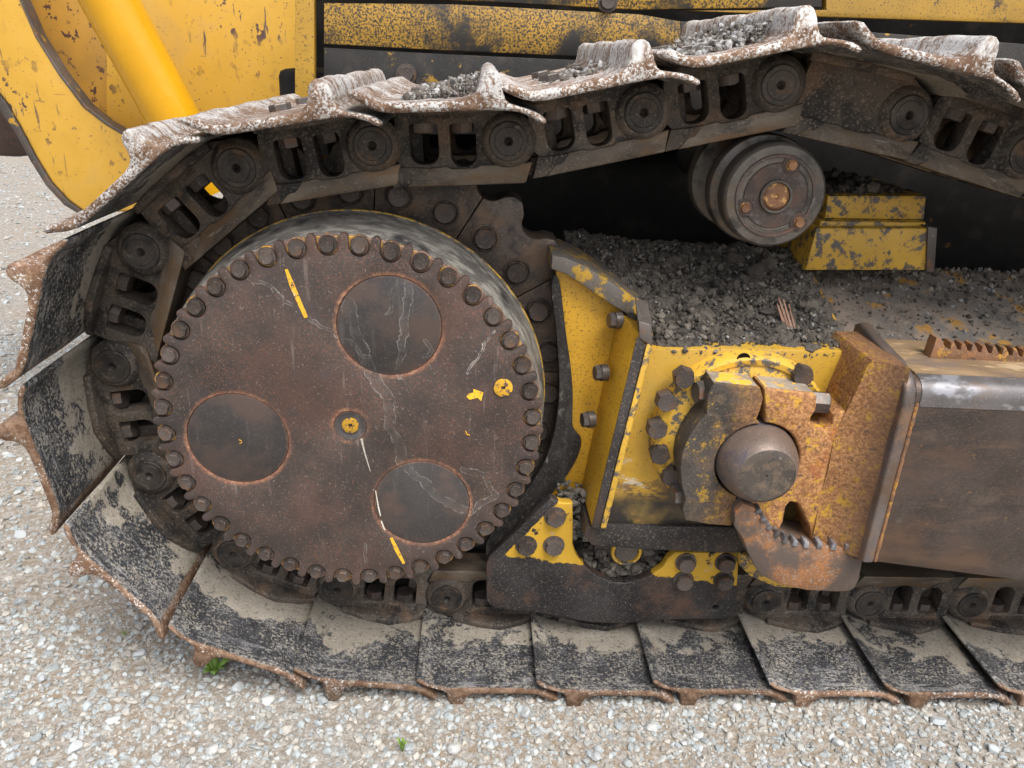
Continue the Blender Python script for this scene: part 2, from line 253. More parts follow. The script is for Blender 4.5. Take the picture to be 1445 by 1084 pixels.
M['armtop'] = make('push_arm_top', (.21, .145, .085), [L((.42, .235, .05), 30, .56, .62, st=(.4, 1, 1), d=9, r=.75), L((.15, .11, .085), 24, .5, .62, st=(.4, 1, 1)), L((.36, .31, .25), 30, .56, .7, st=(.4, 1, 1), w=.7)], .5, .1, (120, .4, .0015))
M['armedge'] = make('highlight_arm_edge', (.125, .115, .115), [L((.25, .25, .265), 11, .50, .56, st=(.6, 1, 1)), L((.3, .28, .26), 260, .56, .66, w=.5), L((.16, .12, .10), 14, .55, .68, st=(.5, 1, 1)), L((.26, .16, .09), 40, .68, .72)], .36, .35, (120, .25, .001))  # pale grey paints in the arm edge's highlight; also colours the horn teeth
M['darkarm'] = make('end_plate_steel', (.12, .098, .088), [L((.22, .19, .17), 260, .54, .66, w=.5), L((.22, .12, .06), 14, .5, .66, w=.6), L((.12, .08, .055), 18, .5, .68), L((.22, .2, .19), 70, .62, .72, w=.5)], .42, .3, (120, .35, .0012), spec=0.25)
M['cover'] = make('dusty_frame_cover', (.235, .190, .150), [L((.17, .155, .135), 12, .47, .62, d=9), L((.46, .24, .05), 14, .585, .63, d=9), L((.33, .29, .24), 40, .55, .68, w=.6), L((.15, .085, .06), 25, .60, .68, w=.7)], .75, 0, (90, .9, .004), (25, 1.2))
M['roller'] = make('roller_steel', (.105, .094, .083), [L((.22, .19, .16), 240, .54, .66, w=.5), L((.13, .09, .06), 18, .48, .66), L((.045, .042, .04), 14, .52, .66), L((.3, .28, .25), 110, .63, .72, w=.5)], .42, .4, (120, .35, .0013), spec=0.38)
M['rollerface'] = make('roller_face', (.088, .070, .063), [L((.24, .2, .17), 260, .55, .66, w=.5), L((.125, .075, .058), 14, .45, .65), L((.17, .16, .15), 30, .58, .7, w=.6), L((.32, .28, .22), 130, .64, .72, w=.5)], .5, .25, (130, .4, .0012), spec=0.25)
M['rustcap'] = make('rusty_cap', (.20, .095, .045), [L((.42, .24, .08), 90, .52, .62), L((.12, .06, .035), 30, .55, .66)], .65, .1, (130, .5, .0015))
M['stripe'] = make('yellow_paint_mark', (.70, .37, .02), [L((.12, .07, .05), 150, .575, .615, d=8), L((.7, .6, .4), 60, .64, .72)], .6, 0, (200, .2, .0005), var=.1)
M['dryline'] = make('pale_drip', (.62, .57, .48), [L((.3, .25, .2), 120, .55, .65)], .7)
M['plug'] = make('yellow_plug', (.55, .30, .02), [L((.11, .07, .05), 130, .53, .56, d=8), L((.30, .2, .1), 90, .62, .7)], .5, .1, (150, .4, .001))
M['hole'] = make('hollow_dark', (.008, .007, .007), [], .8, spec=.1)
M['hull'] = make('oily_shaded_hull', (.007, .0065, .006), [L((.018, .015, .013), 12, .5, .7), L((.07, .035, .01), 14, .66, .72)], .7, 0, (30, .5, .003), spec=.15)  # near-black base paints in the deep interior shade; lighter patches are oily dirt
M['brown'] = make('rusty_brown_steel', (.085, .05, .036), [L((.14, .07, .045), 20, .45, .65), L((.05, .035, .03), 30, .5, .65)], .6, .1, (80, .5, .002))
M['wood'] = make('splintered_wood', (.16, .085, .055), [L((.26, .16, .11), 60, .5, .65, st=(4, 4, .4)), L((.06, .035, .025), 40, .55, .65, st=(4, 4, .3))], .8, 0, (120, .6, .002))
M['leaf'] = make('weed_leaf', (.15, .27, .03), [L((.24, .38, .07), 60, .5, .7)], .5, 0, (80, .1, .0005))

def vcol(name, rough, bump, extra_dark=None):
    N = NT(name); a = N.n('ShaderNodeAttribute'); a.attribute_name = 'col'
    col = N.mix(N.ramp(N.noise(220, 6, .7), .4, .7), a.outputs['Color'], N.mix(.35, a.outputs['Color'], (.55, .53, .50) if not extra_dark else extra_dark))
    N.put(N.b.inputs['Base Color'], col); N.b.inputs['Roughness'].default_value = rough
    bp = N.n('ShaderNodeBump'); bp.inputs['Strength'].default_value = bump[1]; bp.inputs['Distance'].default_value = bump[2]
    N.l(N.noise(bump[0], 7, .7), bp.inputs['Height']); N.l(bp.outputs[0], N.b.inputs['Normal']); return N.m
M['stone'] = vcol('gravel_stone', .75, (260, .4, .0015))
M['clod'] = vcol('soil_clod', .95, (150, 1., .006), (.03, .028, .025))
N = NT('gravel_bed')
g = N.mix(N.ramp(N.noise(2.2, 5), .38, .66), (.235, .205, .165), (.255, .20, .14))
g = N.mix(N.ramp(N.noise(60, 8, .75), .42, .62), g, (.36, .34, .31))
g = N.mix(N.ramp(N.noise(140, 7, .75), .52, .66), g, (.17, .145, .115))
N.put(N.b.inputs['Base Color'], g); N.b.inputs['Roughness'].default_value = .9
bp = N.n('ShaderNodeBump'); bp.inputs['Strength'].default_value = .8; bp.inputs['Distance'].default_value = .006
N.l(N.math('ADD', N.noise(120, 8, .7), N.math('MULTIPLY', N.voro(90), .8)), bp.inputs['Height']); N.l(bp.outputs[0], N.b.inputs['Normal'])
M['bed'] = N.m
M['soil'] = make('dark_soil', (.090, .077, .062), [L((.16, .138, .112), 30, .48, .65), L((.16, .15, .135), 120, .62, .72, w=.7), L((.03, .027, .025), 60, .5, .62)], .95, 0, (70, 1., .008), (200, .6))
M['drymud'] = make('dry_mud', (.17, .15, .125), [L((.30, .275, .24), 60, .5, .65), L((.08, .07, .06), 40, .54, .66)], .95, 0, (90, 1., .005))

# ------------------------------------------------------------------ mesh helpers
def finish(me, ang=38):
    me.shade_smooth(); me.set_sharp_from_angle(angle=R(ang)); return me
def bm_mesh(bm, name, ang=38):
    bmesh.ops.recalc_face_normals(bm, faces=bm.faces)
    me = bpy.data.meshes.new(name); bm.to_mesh(me); bm.free(); return finish(me, ang)
def obj(name, me, mat=None, parent=None, mx=None):
    o = bpy.data.objects.new(name, me); COL.objects.link(o)
    if mat is not None and me is not None:
        mm = M[mat] if isinstance(mat, str) else mat
        if not me.materials: me.materials.append(mm)
        elif me.materials[0] != mm:
            o.material_slots[0].link = 'OBJECT'; o.material_slots[0].material = mm
    if parent:
        o.parent = parent
        if parent.type == 'EMPTY': o.matrix_parent_inverse = Matrix.Translation(-parent.location)
    if mx is not None: o.matrix_basis = mx
    return o
def thing(name, label, cat, loc=(0, 0, 0), group=None):
    o = bpy.data.objects.new(name, None); COL.objects.link(o); o.location = loc; o.empty_display_size = .05
    return tag(o, label, cat, group)
def tag(o, label, cat, group=None):
    o['label'] = label; o['category'] = cat
    if group: o['group'] = group
    return o
def rim_bevel(bm, b, seg=2, ang=40):
    if b <= 0: return
    bm.normal_update()
    es = [e for e in bm.edges if len(e.link_faces) == 2 and e.calc_face_angle(0) > R(ang)]
    if es: bmesh.ops.bevel(bm, geom=es, offset=b, segments=seg, affect='EDGES', profile=.5, clamp_overlap=True)
def plate_bm(loops, y0, y1, bev=.003, seg=2, bm=None, allang=False):
    """extrude closed XZ outlines (first outer, rest holes) from y0 to y1"""
    own = bm is None
    t = bmesh.new(); fe = []; rings = []
    for lp in loops:
        vs_ = [t.verts.new((a, y0, b)) for a, b in lp]; rings.append(vs_)
        fe += [t.edges.new((vs_[i], vs_[(i+1) % len(vs_)])) for i in range(len(vs_))]
    bmesh.ops.triangle_fill(t, use_beauty=True, use_dissolve=False, edges=fe)
    front = list(t.faces)
    mp = {}
    for rg_ in rings:
        for v in rg_: mp[v] = t.verts.new((v.co.x, y1, v.co.z))
    for f in front: t.faces.new([mp[v] for v in reversed(f.verts)])
    side = []
    for rg_ in rings:
        for i in range(len(rg_)):
            a, b = rg_[i], rg_[(i+1) % len(rg_)]
            side.append(t.faces.new((a, b, mp[b], mp[a])))
    bmesh.ops.recalc_face_normals(t, faces=t.faces)
    if bev > 0:
        t.normal_update()
        rimv = set(v for r_ in rings for v in r_)
        es = [e for e in t.edges if len(e.link_faces) == 2 and e.calc_face_angle(0) > R(50)
              and (allang or (e.verts[0] in rimv) == (e.verts[1] in rimv))]
        if es: bmesh.ops.bevel(t, geom=es, offset=bev, segments=seg, affect='EDGES', profile=.5, clamp_overlap=True)
    if own: return t
    me = bpy.data.meshes.new('tmp'); t.to_mesh(me); t.free(); bm.from_mesh(me); bpy.data.meshes.remove(me); return bm
def plate(name, loops, y0, y1, mat, parent=None, bev=.003, seg=2, allang=False):
    if not isinstance(loops[0][0], (tuple, list)): loops = [loops]
    return obj(name, bm_mesh(plate_bm(loops, y0, y1, bev, seg, allang=allang), name), mat, parent)
def arc(cx, cz, r, a0, a1, n): return [(cx+r*math.cos(R(a0+(a1-a0)*i/n)), cz+r*math.sin(R(a0+(a1-a0)*i/n))) for i in range(n+1)]
def smooth_loop(pts, it=2):
    for _ in range(it):
        q = []
        for i in range(len(pts)):
            a, b = pts[i], pts[(i+1) % len(pts)]
            q += [(a[0]*.75+b[0]*.25, a[1]*.75+b[1]*.25), (a[0]*.25+b[0]*.75, a[1]*.25+b[1]*.75)]
        pts = q
    return pts
def rrect(x0, x1, z0, z1, rb, rt, n=4):
    return arc(x1-rt, z1-rt, rt, 0, 90, n)+arc(x0+rt, z1-rt, rt, 90, 180, n)+arc(x0+rb, z0+rb, rb, 180, 270, n)+arc(x1-rb, z0+rb, rb, 270, 360, n)
def lathe_bm(prof, seg=48, bm=None, c=(0, 0, 0)):
    bm = bm or bmesh.new(); rings = []
    for r, y in prof:
        if r < 1e-5: rings.append([bm.verts.new((c[0], c[1]+y, c[2]))])
        else: rings.append([bm.verts.new((c[0]+r*math.cos(2*math.pi*i/seg), c[1]+y, c[2]+r*math.sin(2*math.pi*i/seg))) for i in range(seg)])
    for a, b in zip(rings[:-1], rings[1:]):
        for i in range(seg):
            j = (i+1) % seg
            if len(a) == 1 and len(b) == 1: continue
            if len(a) == 1: bm.faces.new((a[0], b[j], b[i]))
            elif len(b) == 1: bm.faces.new((a[i], a[j], b[0]))
            else: bm.faces.new((a[i], a[j], b[j], b[i]))
    return bm
def lathe(name, prof, mat, parent=None, seg=48, c=(0, 0, 0), ang=38): return obj(name, bm_mesh(lathe_bm(prof, seg, None, c), name, ang), mat, parent)
def hexa(name, p8, mat, parent=None, bev=.003, seg=2):
    """box from 8 corner points: first ring of 4, second ring of 4"""
    bm = bmesh.new(); v = [bm.verts.new(p) for p in p8]
    for f in ((0, 1, 2, 3), (7, 6, 5, 4), (0, 4, 5, 1), (1, 5, 6, 2), (2, 6, 7, 3), (3, 7, 4, 0)): bm.faces.new([v[i] for i in f])
    bmesh.ops.recalc_face_normals(bm, faces=bm.faces)
    rim_bevel(bm, bev, seg, 20)
    return obj(name, bm_mesh(bm, name), mat, parent)
def boxm(name, x0, x1, y0, y1, z0, z1, mat, parent=None, bev=.003):
    return hexa(name, [(x0, y0, z0), (x1, y0, z0), (x1, y0, z1), (x0, y0, z1), (x0, y1, z0), (x1, y1, z0), (x1, y1, z1), (x0, y1, z1)], mat, parent, bev)
def hex_mesh(name, r, h, washer=None, flange=0, depth=0, dome=0.):
    """hexagon bolt head, axis Y, head towards -Y, seat on y=0"""
    bm = bmesh.new()
    if washer: lathe_bm([(0, -washer[1]), (washer[0], -washer[1]), (washer[0]*1.0, 0), (washer[0], depth)], 24, bm)
    w0 = washer[1] if washer else 0
    rings = []
    for rr, y in ((r, depth-w0 if not washer else -w0), (r, -w0-h*.86)): rings.append([bm.verts.new((rr*math.cos(R(60*i)), y, rr*math.sin(R(60*i)))) for i in range(6)])
    n = 24
    top = [bm.verts.new((r*.86*math.cos(R(360/n*i)), -w0-h, r*.86*math.sin(R(360/n*i)))) for i in range(n)]
    for i in range(6): bm.faces.new((rings[0][i], rings[0][(i+1) % 6], rings[1][(i+1) % 6], rings[1][i]))
    for i in range(6):
        a, b = rings[1][i], rings[1][(i+1) % 6]
        k = [top[(4*i+j) % n] for j in range(5)]
        bm.faces.new([a, b]+k[::-1])
    inn = [bm.verts.new((r*.62*math.cos(R(360/n*i)), -w0-h+.0006+dome*-.002, r*.62*math.sin(R(360/n*i)))) for i in range(n)]
    for i in range(n): bm.faces.new((top[i], top[(i+1) % n], inn[(i+1) % n], inn[i]))
    bm.faces.new(inn)
    return bm_mesh(bm, name, 28)

_b = bmesh.new(); bmesh.ops.create_icosphere(_b, subdivisions=1, radius=1); I0v = np.array([v.co[:] for v in _b.verts]); I0f = np.array([[v.index for v in f.verts] for f in _b.faces]); _b.free()
_b = bmesh.new(); bmesh.ops.create_icosphere(_b, subdivisions=2, radius=1); I1v = np.array([v.co[:] for v in _b.verts]); I1f = np.array([[v.index for v in f.verts] for f in _b.faces]); _b.free()
def rot_rand(rng, n, flat=0.):
    qn = rng.normal(size=(n, 4)); qn /= np.linalg.norm(qn, axis=1)[:, None]
    a, b, c, d = qn.T
    return np.stack([np.stack([1-2*(c*c+d*d), 2*(b*c-a*d), 2*(b*d+a*c)], 1), np.stack([2*(b*c+a*d), 1-2*(b*b+d*d), 2*(c*d-a*b)], 1), np.stack([2*(b*d-a*c), 2*(c*d+a*b), 1-2*(b*b+c*c)], 1)], 1)
def stones(name, pos, size, colr, mat, rng, lod=0, jit=.32, ani=(.5, 1.25), parent=None, flat=True, cut=True, soft=False):
    V, F = (I0v, I0f) if lod == 0 else (I1v, I1f)
    n = len(pos); k = len(V)
    rr = 1+rng.uniform(-jit, jit, (n, k, 1))
    # cut by random planes so that stones have facets
    v = V[None]*rr
    if lod and cut:
        for _ in range(6):
            nn = rng.normal(size=(n, 1, 3)); nn /= np.linalg.norm(nn, axis=2, keepdims=True)
            dd = np.sum(v*nn, 2, keepdims=True); lim = rng.uniform(.5, .85, (n, 1, 1))
            v = v-nn*np.maximum(dd-lim, 0)
    v = v*rng.uniform(*ani, (n, 1, 3))
    v = np.einsum('nij,nkj->nki', rot_rand(rng, n), v)
    if flat: v[..., 2] *= .72
    v = v*size[:, None, None]+pos[:, None, :]
    me = bpy.data.meshes.new(name)
    f = (F[None]+(np.arange(n)*k)[:, None, None]).reshape(-1, 3)
    me.vertices.add(n*k); me.vertices.foreach_set('co', v.reshape(-1).astype(np.float32))
    me.loops.add(f.size); me.loops.foreach_set('vertex_index', f.reshape(-1).astype(np.int32))
    me.polygons.add(len(f)); me.polygons.foreach_set('loop_start', np.arange(0, f.size, 3, dtype=np.int32))
    at_ = me.attributes.new('col', 'FLOAT_COLOR', 'POINT')
    c4 = np.concatenate([np.repeat(colr, k, 0), np.ones((n*k, 1))], 1); at_.data.foreach_set('color', c4.reshape(-1).astype(np.float32))
    me.update()
    if not soft: me.shade_flat()
    me.update(); me.validate()
    return obj(name, me, mat, parent)

GZ = -.642
#STRUCTURE
# ------------------------------------------------------------------ ground
rng = np.random.default_rng(7); random.seed(5)
bm = bmesh.new()
vs4 = [bm.verts.new(p) for p in ((-160, -160, GZ), (160, -160, GZ), (160, 160, GZ), (-160, 160, GZ))]; bm.faces.new(vs4)
gnd = obj('gravel_ground', bm_mesh(bm, 'gravel_ground'), 'bed'); gnd['kind'] = 'structure'
pal = np.array([(.52, .54, .54), (.60, .60, .58), (.46, .49, .50), (.52, .46, .39), (.56, .49, .42), (.40, .37, .33), (.48, .43, .37), (.44, .45, .44), (.56, .56, .54)])
def stone_cols(n): return np.clip(pal[rng.integers(0, len(pal), n)]*rng.uniform(.60, 1.15, (n, 1))*np.array((.66, .695, .70)), 0, .8)
def bed_patch(x0, x1, y0, y1, dens, smin, smax, power, lod=0):
    n = int((x1-x0)*(y1-y0)*dens)
    size = smin+(smax-smin)*rng.uniform(0, 1, n)**power
    p = np.stack([rng.uniform(x0, x1, n), rng.uniform(y0, y1, n), GZ+size*rng.uniform(-.15, .35, n)], 1)
    return p, size
P_, S_ = zip(*[bed_patch(-1.7, 2.1, -.85, .22, 11500, .0022, .0098, 2.3), bed_patch(2.1, 3.0, -.85, .22, 3500, .004, .011, 2.0), bed_patch(-3.4, -.35, .22, 2.4, 2700, .004, .013, 2.0), bed_patch(-8, -1.2, 2.4, 7.5, 260, .008, .020, 2.)])
P_ = np.concatenate(P_); S_ = np.concatenate(S_)
o = stones('fine_gravel', P_, S_, stone_cols(len(P_)), 'stone', rng); o['kind'] = 'stuff'; o['label'] = 'pale grey and beige loose gravel covering the ground'; o['category'] = 'gravel'
p, sz = bed_patch(-1.7, 2.1, -.85, .22, 1000, .006, .0135, 2.0); p2, sz2 = bed_patch(-3.6, -.35, .25, 2.4, 150, .010, .019, 2.)
o = stones('coarse_gravel', np.concatenate([p, p2]), np.concatenate([sz, sz2]), stone_cols(len(p)+len(p2)), 'stone', rng, lod=1, jit=.1); o['kind'] = 'stuff'; o['label'] = 'thumb sized angular stones strewn through the gravel'; o['category'] = 'gravel'

def ground_at(px, py):
    d = _f+_r*((px-722.5)/FPX)-_u*((py-542)/FPX); t = (GZ-CZ)/d.z; return Vector((CX, CY, CZ))+d*t
bigs = [(335, 972, .019), (28, 756, .017), (197, 925, .016), (108, 1057, .017), (378, 990, .014), (743, 1008, .017), (160, 1018, .013), (210, 875, .012), (1322, 1020, .018), (1040, 1000, .011), (985, 1040, .013),
        (640, 1060, .016), (840, 1070, .014), (1180, 1050, .013), (480, 1030, .012), (60, 960, .013), (300, 1060, .014), (1400, 1060, .014), (920, 1030, .012), (545, 1000, .011)]
for px, py, s_ in bigs:
    g_ = ground_at(px, py)
    c_ = pal[rng.integers(0, 3)][None]*rng.uniform(.65, .85)
    o = stones('loose_stone', np.array([[0, 0, 0.]]), np.array([s_]), c_, 'stone', rng, lod=1, jit=.1, ani=(.75, 1.3))
    o.location = (g_.x, g_.y, GZ+s_*.32)
    tag(o, 'large pale angular stone lying loose on the gravel', 'stone', 'large stones on the gravel')

# ------------------------------------------------------------------ crawler track
PT = .26; RS = .5107; A0 = 115.2; DA = 29.49
pins = [(.187+PT*k, -.528) for k in range(9, -1, -1)]
pins += [(RS*math.cos(R(A0+DA*k)), RS*math.sin(R(A0+DA*k))) for k in range(5, -1, -1)]
pins += [(.033, .511), (.29, .53), (.539, .59), (.790, .649), (1.046, .607), (1.297, .545), (1.55, .49), (1.81, .47), (2.07, .475), (2.33, .49)]
track = thing('crawler_track', 'rusty steel crawler track of linked shoes wrapped round the drive sprocket', 'crawler track', (0, .3, GZ))
YC = .30
def slot(x0, x1, z0, z1): return rrect(x0, x1, z0, z1, .0215, .007, 6)
def link_mesh(name, plain=False, mir=False):
    bm = bmesh.new()
    out = [(.052, .068)]+[(.245, .068)]+arc(PT, 0, .053, 78, -50, 10)+[(.288, -.050), (.062, -.050), (.047, -.030), (.047, .03)]
    holes = [] if plain else [slot(.074, .128, -.039, .036), slot(.150, .199, -.045, .034)]
    plate_bm([out]+holes, .161, .212, .0045, 2, bm)
    # raised lips round the slots
    # inboard eye
    plate_bm([arc(0, 0, .050, 60, 300, 14)+[(.095, -.048), (.095, .05)]], .205, .252, .004, 2, bm)
    plate_bm([[(-.035, -.077), (.080, -.077), (.100, -.045), (-.025, -.045)]], .198, .250, .003, 2, bm)
    plate_bm([[(.035, -.0785), (.085, -.0785), (.112, -.045), (.052, -.041)]], .1535, .25, .003, 2, bm)
    # seat flange under the shoe
    fl = bmesh.new()
    pl = [(.045, .158), (.075, .138), (.130, .118), (.185, .128), (.245, .150), (.255, .20), (.045, .20)]
    plate_bm([pl], 0, .016, .003, 2, fl)
    for v in fl.verts: v.co = Vector((v.co.x, v.co.z, .0695-v.co.y))
    me = bpy.data.meshes.new('t'); fl.to_mesh(me); fl.free(); bm.from_mesh(me)
    # outboard boss
    lathe_bm([(.0368, .1478), (.040, .1478), (.0455, .1515), (.0495, .1570), (.0525, .1612), (.0525, .20)], 40, bm, (PT, 0, 0))
    if mir:
        for v in bm.verts: v.co.y = 2*YC-v.co.y
    return bm_mesh(bm, name, 35)
def rail_mesh(name, mir=False):
    bm = bmesh.new()
    plate_bm([[(.060, -.079), (.291, -.079), (.306, -.040), (.270, -.043), (.205, -.043), (.196, -.0475), (.150, -.0475), (.140, -.043), (.103, -.045)]], .150, .226, .0035, 2, bm, True)
    for v in bm.verts:
        if v.co.z > -.06 and v.co.y < .17: v.co.y += .007
    if mir:
        for v in bm.verts: v.co.y = 2*YC-v.co.y
    return bm_mesh(bm, name, 35)
cap_me = bm_mesh(lathe_bm([(0, .160), (.003, .158), (.0065, .1475), (.009, .1448), (.0255, .1440), (.0262, .1448), (.0270, .1441), (.034, .1437), (.0362, .1450), (.037, .16)], 36), 'pin_cap', 30)
shoe_sec = [(.008, .107), (.0045, .1035), (.008, .0970), (.034, .080), (.052, .0725), (.075, .0695), (.150, .0690), (.225, .0690), (.250, .0680), (.272, .0650), (.292, .0570), (.307, .0465), (.3125, .0455), (.317, .0480), (.3165, .0530),
            (.306, .0620), (.290, .0690), (.270, .0750), (.258, .0790), (.2525, .0840), (.2495, .095), (.2480, .112), (.244, .1235), (.237, .1295), (.228, .1310), (.219, .1270), (.2135, .118), (.211, .107), (.205, .0950), (.195, .0890), (.18, .0860), (.120, .0855), (.065, .0860), (.052, .0880), (.036, .0965), (.022, .1060)]
def shoe_mesh():
    y0, y1 = -.072, .672; ny = 26
    bm = bmesh.new(); rows = []
    rg = random.Random(3)
    ys = [y0, y0+.002, y0+.005]+[y0+.012+(y1-y0-.012)*i/ny for i in range(ny)]+[y1]
    for j, y in enumerate(ys):
        t = {0: .0042, 1: .0016, 2: .0004}.get(j, 0) if j < 3 else 0
        cs = []
        for i, (s_, n_) in enumerate(shoe_sec):
            a = shoe_sec[i-1]; b = shoe_sec[(i+1) % len(shoe_sec)]
            tx, tz = b[0]-a[0], b[1]-a[1]; l_ = math.hypot(tx, tz); nx, nz = -tz/l_, tx/l_
            w_ = .0008*math.sin(i*.5+y*25)+rg.uniform(-.0004, .0004)
            if n_ > .11: w_ += .0009*math.sin(y*19+1)+.0005*math.sin(y*53)+rg.uniform(-.0004, .0004)
            cs.append(bm.verts.new((s_+nx*t, y, n_+nz*t+(w_ if n_ > .09 else w_*.4))))
        rows.append(cs)
    m = len(shoe_sec)
    for a, b in zip(rows[:-1], rows[1:]):
        for i in range(m): bm.faces.new((a[i], a[(i+1) % m], b[(i+1) % m], b[i]))
    bm.faces.new(rows[0][::-1]); bm.faces.new(rows[-1])
    return bm_mesh(bm, 'track_shoe', 50)
def text_mesh(txt, size, ext):
    cu = bpy.data.curves.new('t', 'FONT'); cu.body = txt; cu.size = size; cu.extrude = ext; cu.align_x = 'CENTER'; cu.resolution_u = 2; cu.space_character = 1.15
    t = bpy.data.objects.new('t', cu); COL.objects.link(t)
    bpy.context.view_layer.update()
    me = bpy.data.meshes.new_from_object(t.evaluated_get(bpy.context.evaluated_depsgraph_get())); bpy.data.objects.remove(t); return me
letter_me = text_mesh('TRACK OHD', .0135, .0012)
lm, lmp, lmi = link_mesh('track_link'), link_mesh('master_link', True), link_mesh('inner_link', False, True)
rm, rmi = rail_mesh('link_rail'), rail_mesh('inner_rail', True)
shm = shoe_mesh()
nut_me = hex_mesh('shoe_nut', .0225, .020, None, depth=.01)
hd_me = hex_mesh('shoe_bolt_head', .021, .013, None, depth=.006)
bush_me = bm_mesh(lathe_bm([(.0, .245), (.034, .245), (.034, .355), (0, .355)], 28), 'bushing')
TRX = Matrix.Translation
def nutmx(s_, n_, up, y=.19, a=0):      # head axis: local -Y of the mesh to -n (nut, facing the rail) or +n (head, outside)
    return TRX((s_, y, n_)) @ Matrix.Rotation(R(90 if not up else -90), 4, 'X') @ Matrix.Rotation(R(a), 4, 'Y')
FR = []
for i in range(len(pins)-1):
    a, b = Vector((pins[i][0], 0, pins[i][1])), Vector((pins[i+1][0], 0, pins[i+1][1]))
    t = (b-a).normalized(); n = Vector((-t.z, 0, t.x))
    fx = Matrix(((t.x, 0, n.x, a.x), (t.y, 1, n.y, 0), (t.z, 0, n.z, a.z), (0, 0, 0, 1)))
    FR.append(fx)
    plain = abs(pins[i][0]-.790) < .01 and pins[i][1] > 0
    lk = obj('track_link', lmp if plain else lm, 'link', track, fx)
    obj('rail', rm, 'rail', lk)
    obj('pin_cap', cap_me, 'cap', lk, TRX((PT, 0, 0)) @ Matrix.Rotation(random.uniform(0, 6.28), 4, 'Y'))
    if not plain:
        for s_ in (.101, .1745):
            obj('nut', nut_me, 'nut', lk, nutmx(s_, .038 if s_ < .15 else .036, False, .186, random.uniform(0, 60)))
        obj('lettering', letter_me, 'link', lk, TRX((.150, .1605, .0430)) @ Matrix.Rotation(R(90), 4, 'X'))
    li = obj('inner_link', lmi, 'link', track, fx); obj('rail', rmi, 'rail', li)
    obj('bushing', bush_me, 'rail', track, fx)
    sx = fx @ TRX((random.uniform(-.0015, .0015), random.uniform(-.004, .004), random.uniform(-.0003, .0008)))
    sh = obj('track_shoe', shm, 'shoe_chalky' if pins[i][1] > .25 else 'shoe', track, sx)
    if pins[i][1] > .3:
        for s_ in (.101, .1745):
            for y_ in (.186, .414): obj('bolt_head', hd_me, 'greybolt', sh, nutmx(s_, .0855, True, y_, random.uniform(0, 60)))

# ------------------------------------------------------------------ final drive and sprocket
drive = thing('final_drive', 'round bolted final drive cover and toothed sprocket inside the crawler track', 'final drive', (0, .1, -.5))
NB = 40; B0 = 4.3; RB = .357
out = []
for k in range(NB):
    a = B0+9*k
    # notch open to the rim round each bolt, rounded lug between
    ca, cb = RB*math.cos(R(a)), RB*math.sin(R(a))
    # notch arc: 130 deg on the inner side
    out += [(ca+.0195*math.cos(R(a+180+d)), cb+.0195*math.sin(R(a+180+d))) for d in (95, 70, 45, 20, 0, -20, -45, -70, -95)][::1]
    l0 = a+4.5
    out += [(.371*math.cos(R(l0-1.35)), .371*math.sin(R(l0-1.35))), (.3765*math.cos(R(l0-.8)), .3765*math.sin(R(l0-.8))), (.3785*math.cos(R(l0)), .3785*math.sin(R(l0))), (.3765*math.cos(R(l0+.8)), .3765*math.sin(R(l0+.8))), (.371*math.cos(R(l0+1.35)), .371*math.sin(R(l0+1.35)))]
# order of notch points must run counter-clockwise with rising angle
def ordered(o_):
    res = []
    for k in range(NB):
        blk = o_[k*14:(k+1)*14]; nt_ = blk[:9]
        if math.atan2(nt_[0][1], nt_[0][0]) % (2*math.pi) > math.atan2(nt_[-1][1], nt_[-1][0]) % (2*math.pi) and not (k == 0): nt_ = nt_[::-1]
        elif k == 0 and math.atan2(nt_[0][1], nt_[0][0]) > math.atan2(nt_[-1][1], nt_[-1][0]): nt_ = nt_[::-1]
        res += nt_+blk[9:]
    return res
out = ordered(out)
SPT = [(.2215*math.cos(R(68.86+120*k)), .2215*math.sin(R(68.86+120*k))) for k in range(3)]
SRZ = .0975
cover = plate('cover_plate', [out]+[arc(a, b, SRZ, 0, 360*63/64, 63) for a, b in SPT]+[arc(0, 0, .031, 0, 360*31/32, 31)], 0, .016, 'disc', drive, .0022, 2)
for a, b in SPT:
    lathe('round_inset', [(0, .0012), (SRZ-.003, .0012), (SRZ-.0008, .0022), (SRZ-.0006, .014)], 'spot', cover, 72, (a, 0, b))
lathe('centre_boss', [(0, .006), (.0165, .006), (.017, .0035), (.0225, .0035), (.027, .001), (.0305, .0006), (.0306, .014)], 'spot', cover, 40)
def plug(cx, cz, y, r=.0175):
    sq = [(cx+.0052*math.cos(R(45+90*i+8)), cz+.0052*math.sin(R(45+90*i+8))) for i in range(4)]
    pl = plate('plug', [arc(cx, cz, r, 0, 360*31/32, 31), sq], y-.003, y+.005, 'plug', cover, .0012)
    plate('square_socket', [(cx+.0056*math.cos(R(45+90*i+8)), cz+.0056*math.sin(R(45+90*i+8))) for i in range(4)], y+.0035, y+.0045, 'hole', pl, 0)
plug(0, 0, .0035, .0165); plug(*xz(710, 547, 0), -.0005, .0185)
seat_me = bm_mesh(lathe_bm([(.0, .0088), (.0160, .0088), (.0172, .0076), (.0187, .0080), (.0190, .016)], 28), 'bolt_seat')
cb_me = hex_mesh('cover_bolt', .0132, .0095, (.0158, .004), depth=.004)
for k in range(NB):
    a = R(B0+9*k); mx = TRX((RB*math.cos(a), 0, RB*math.sin(a)))
    obj('bolt_seat', seat_me, 'tooth_rust', cover, mx)
    obj('cover_bolt', cb_me, 'nut', cover, mx @ TRX((0, .0085, 0)) @ Matrix.Rotation(random.uniform(0, 6), 4, 'Y'))
    a2 = R(B0+9*k+4.5)
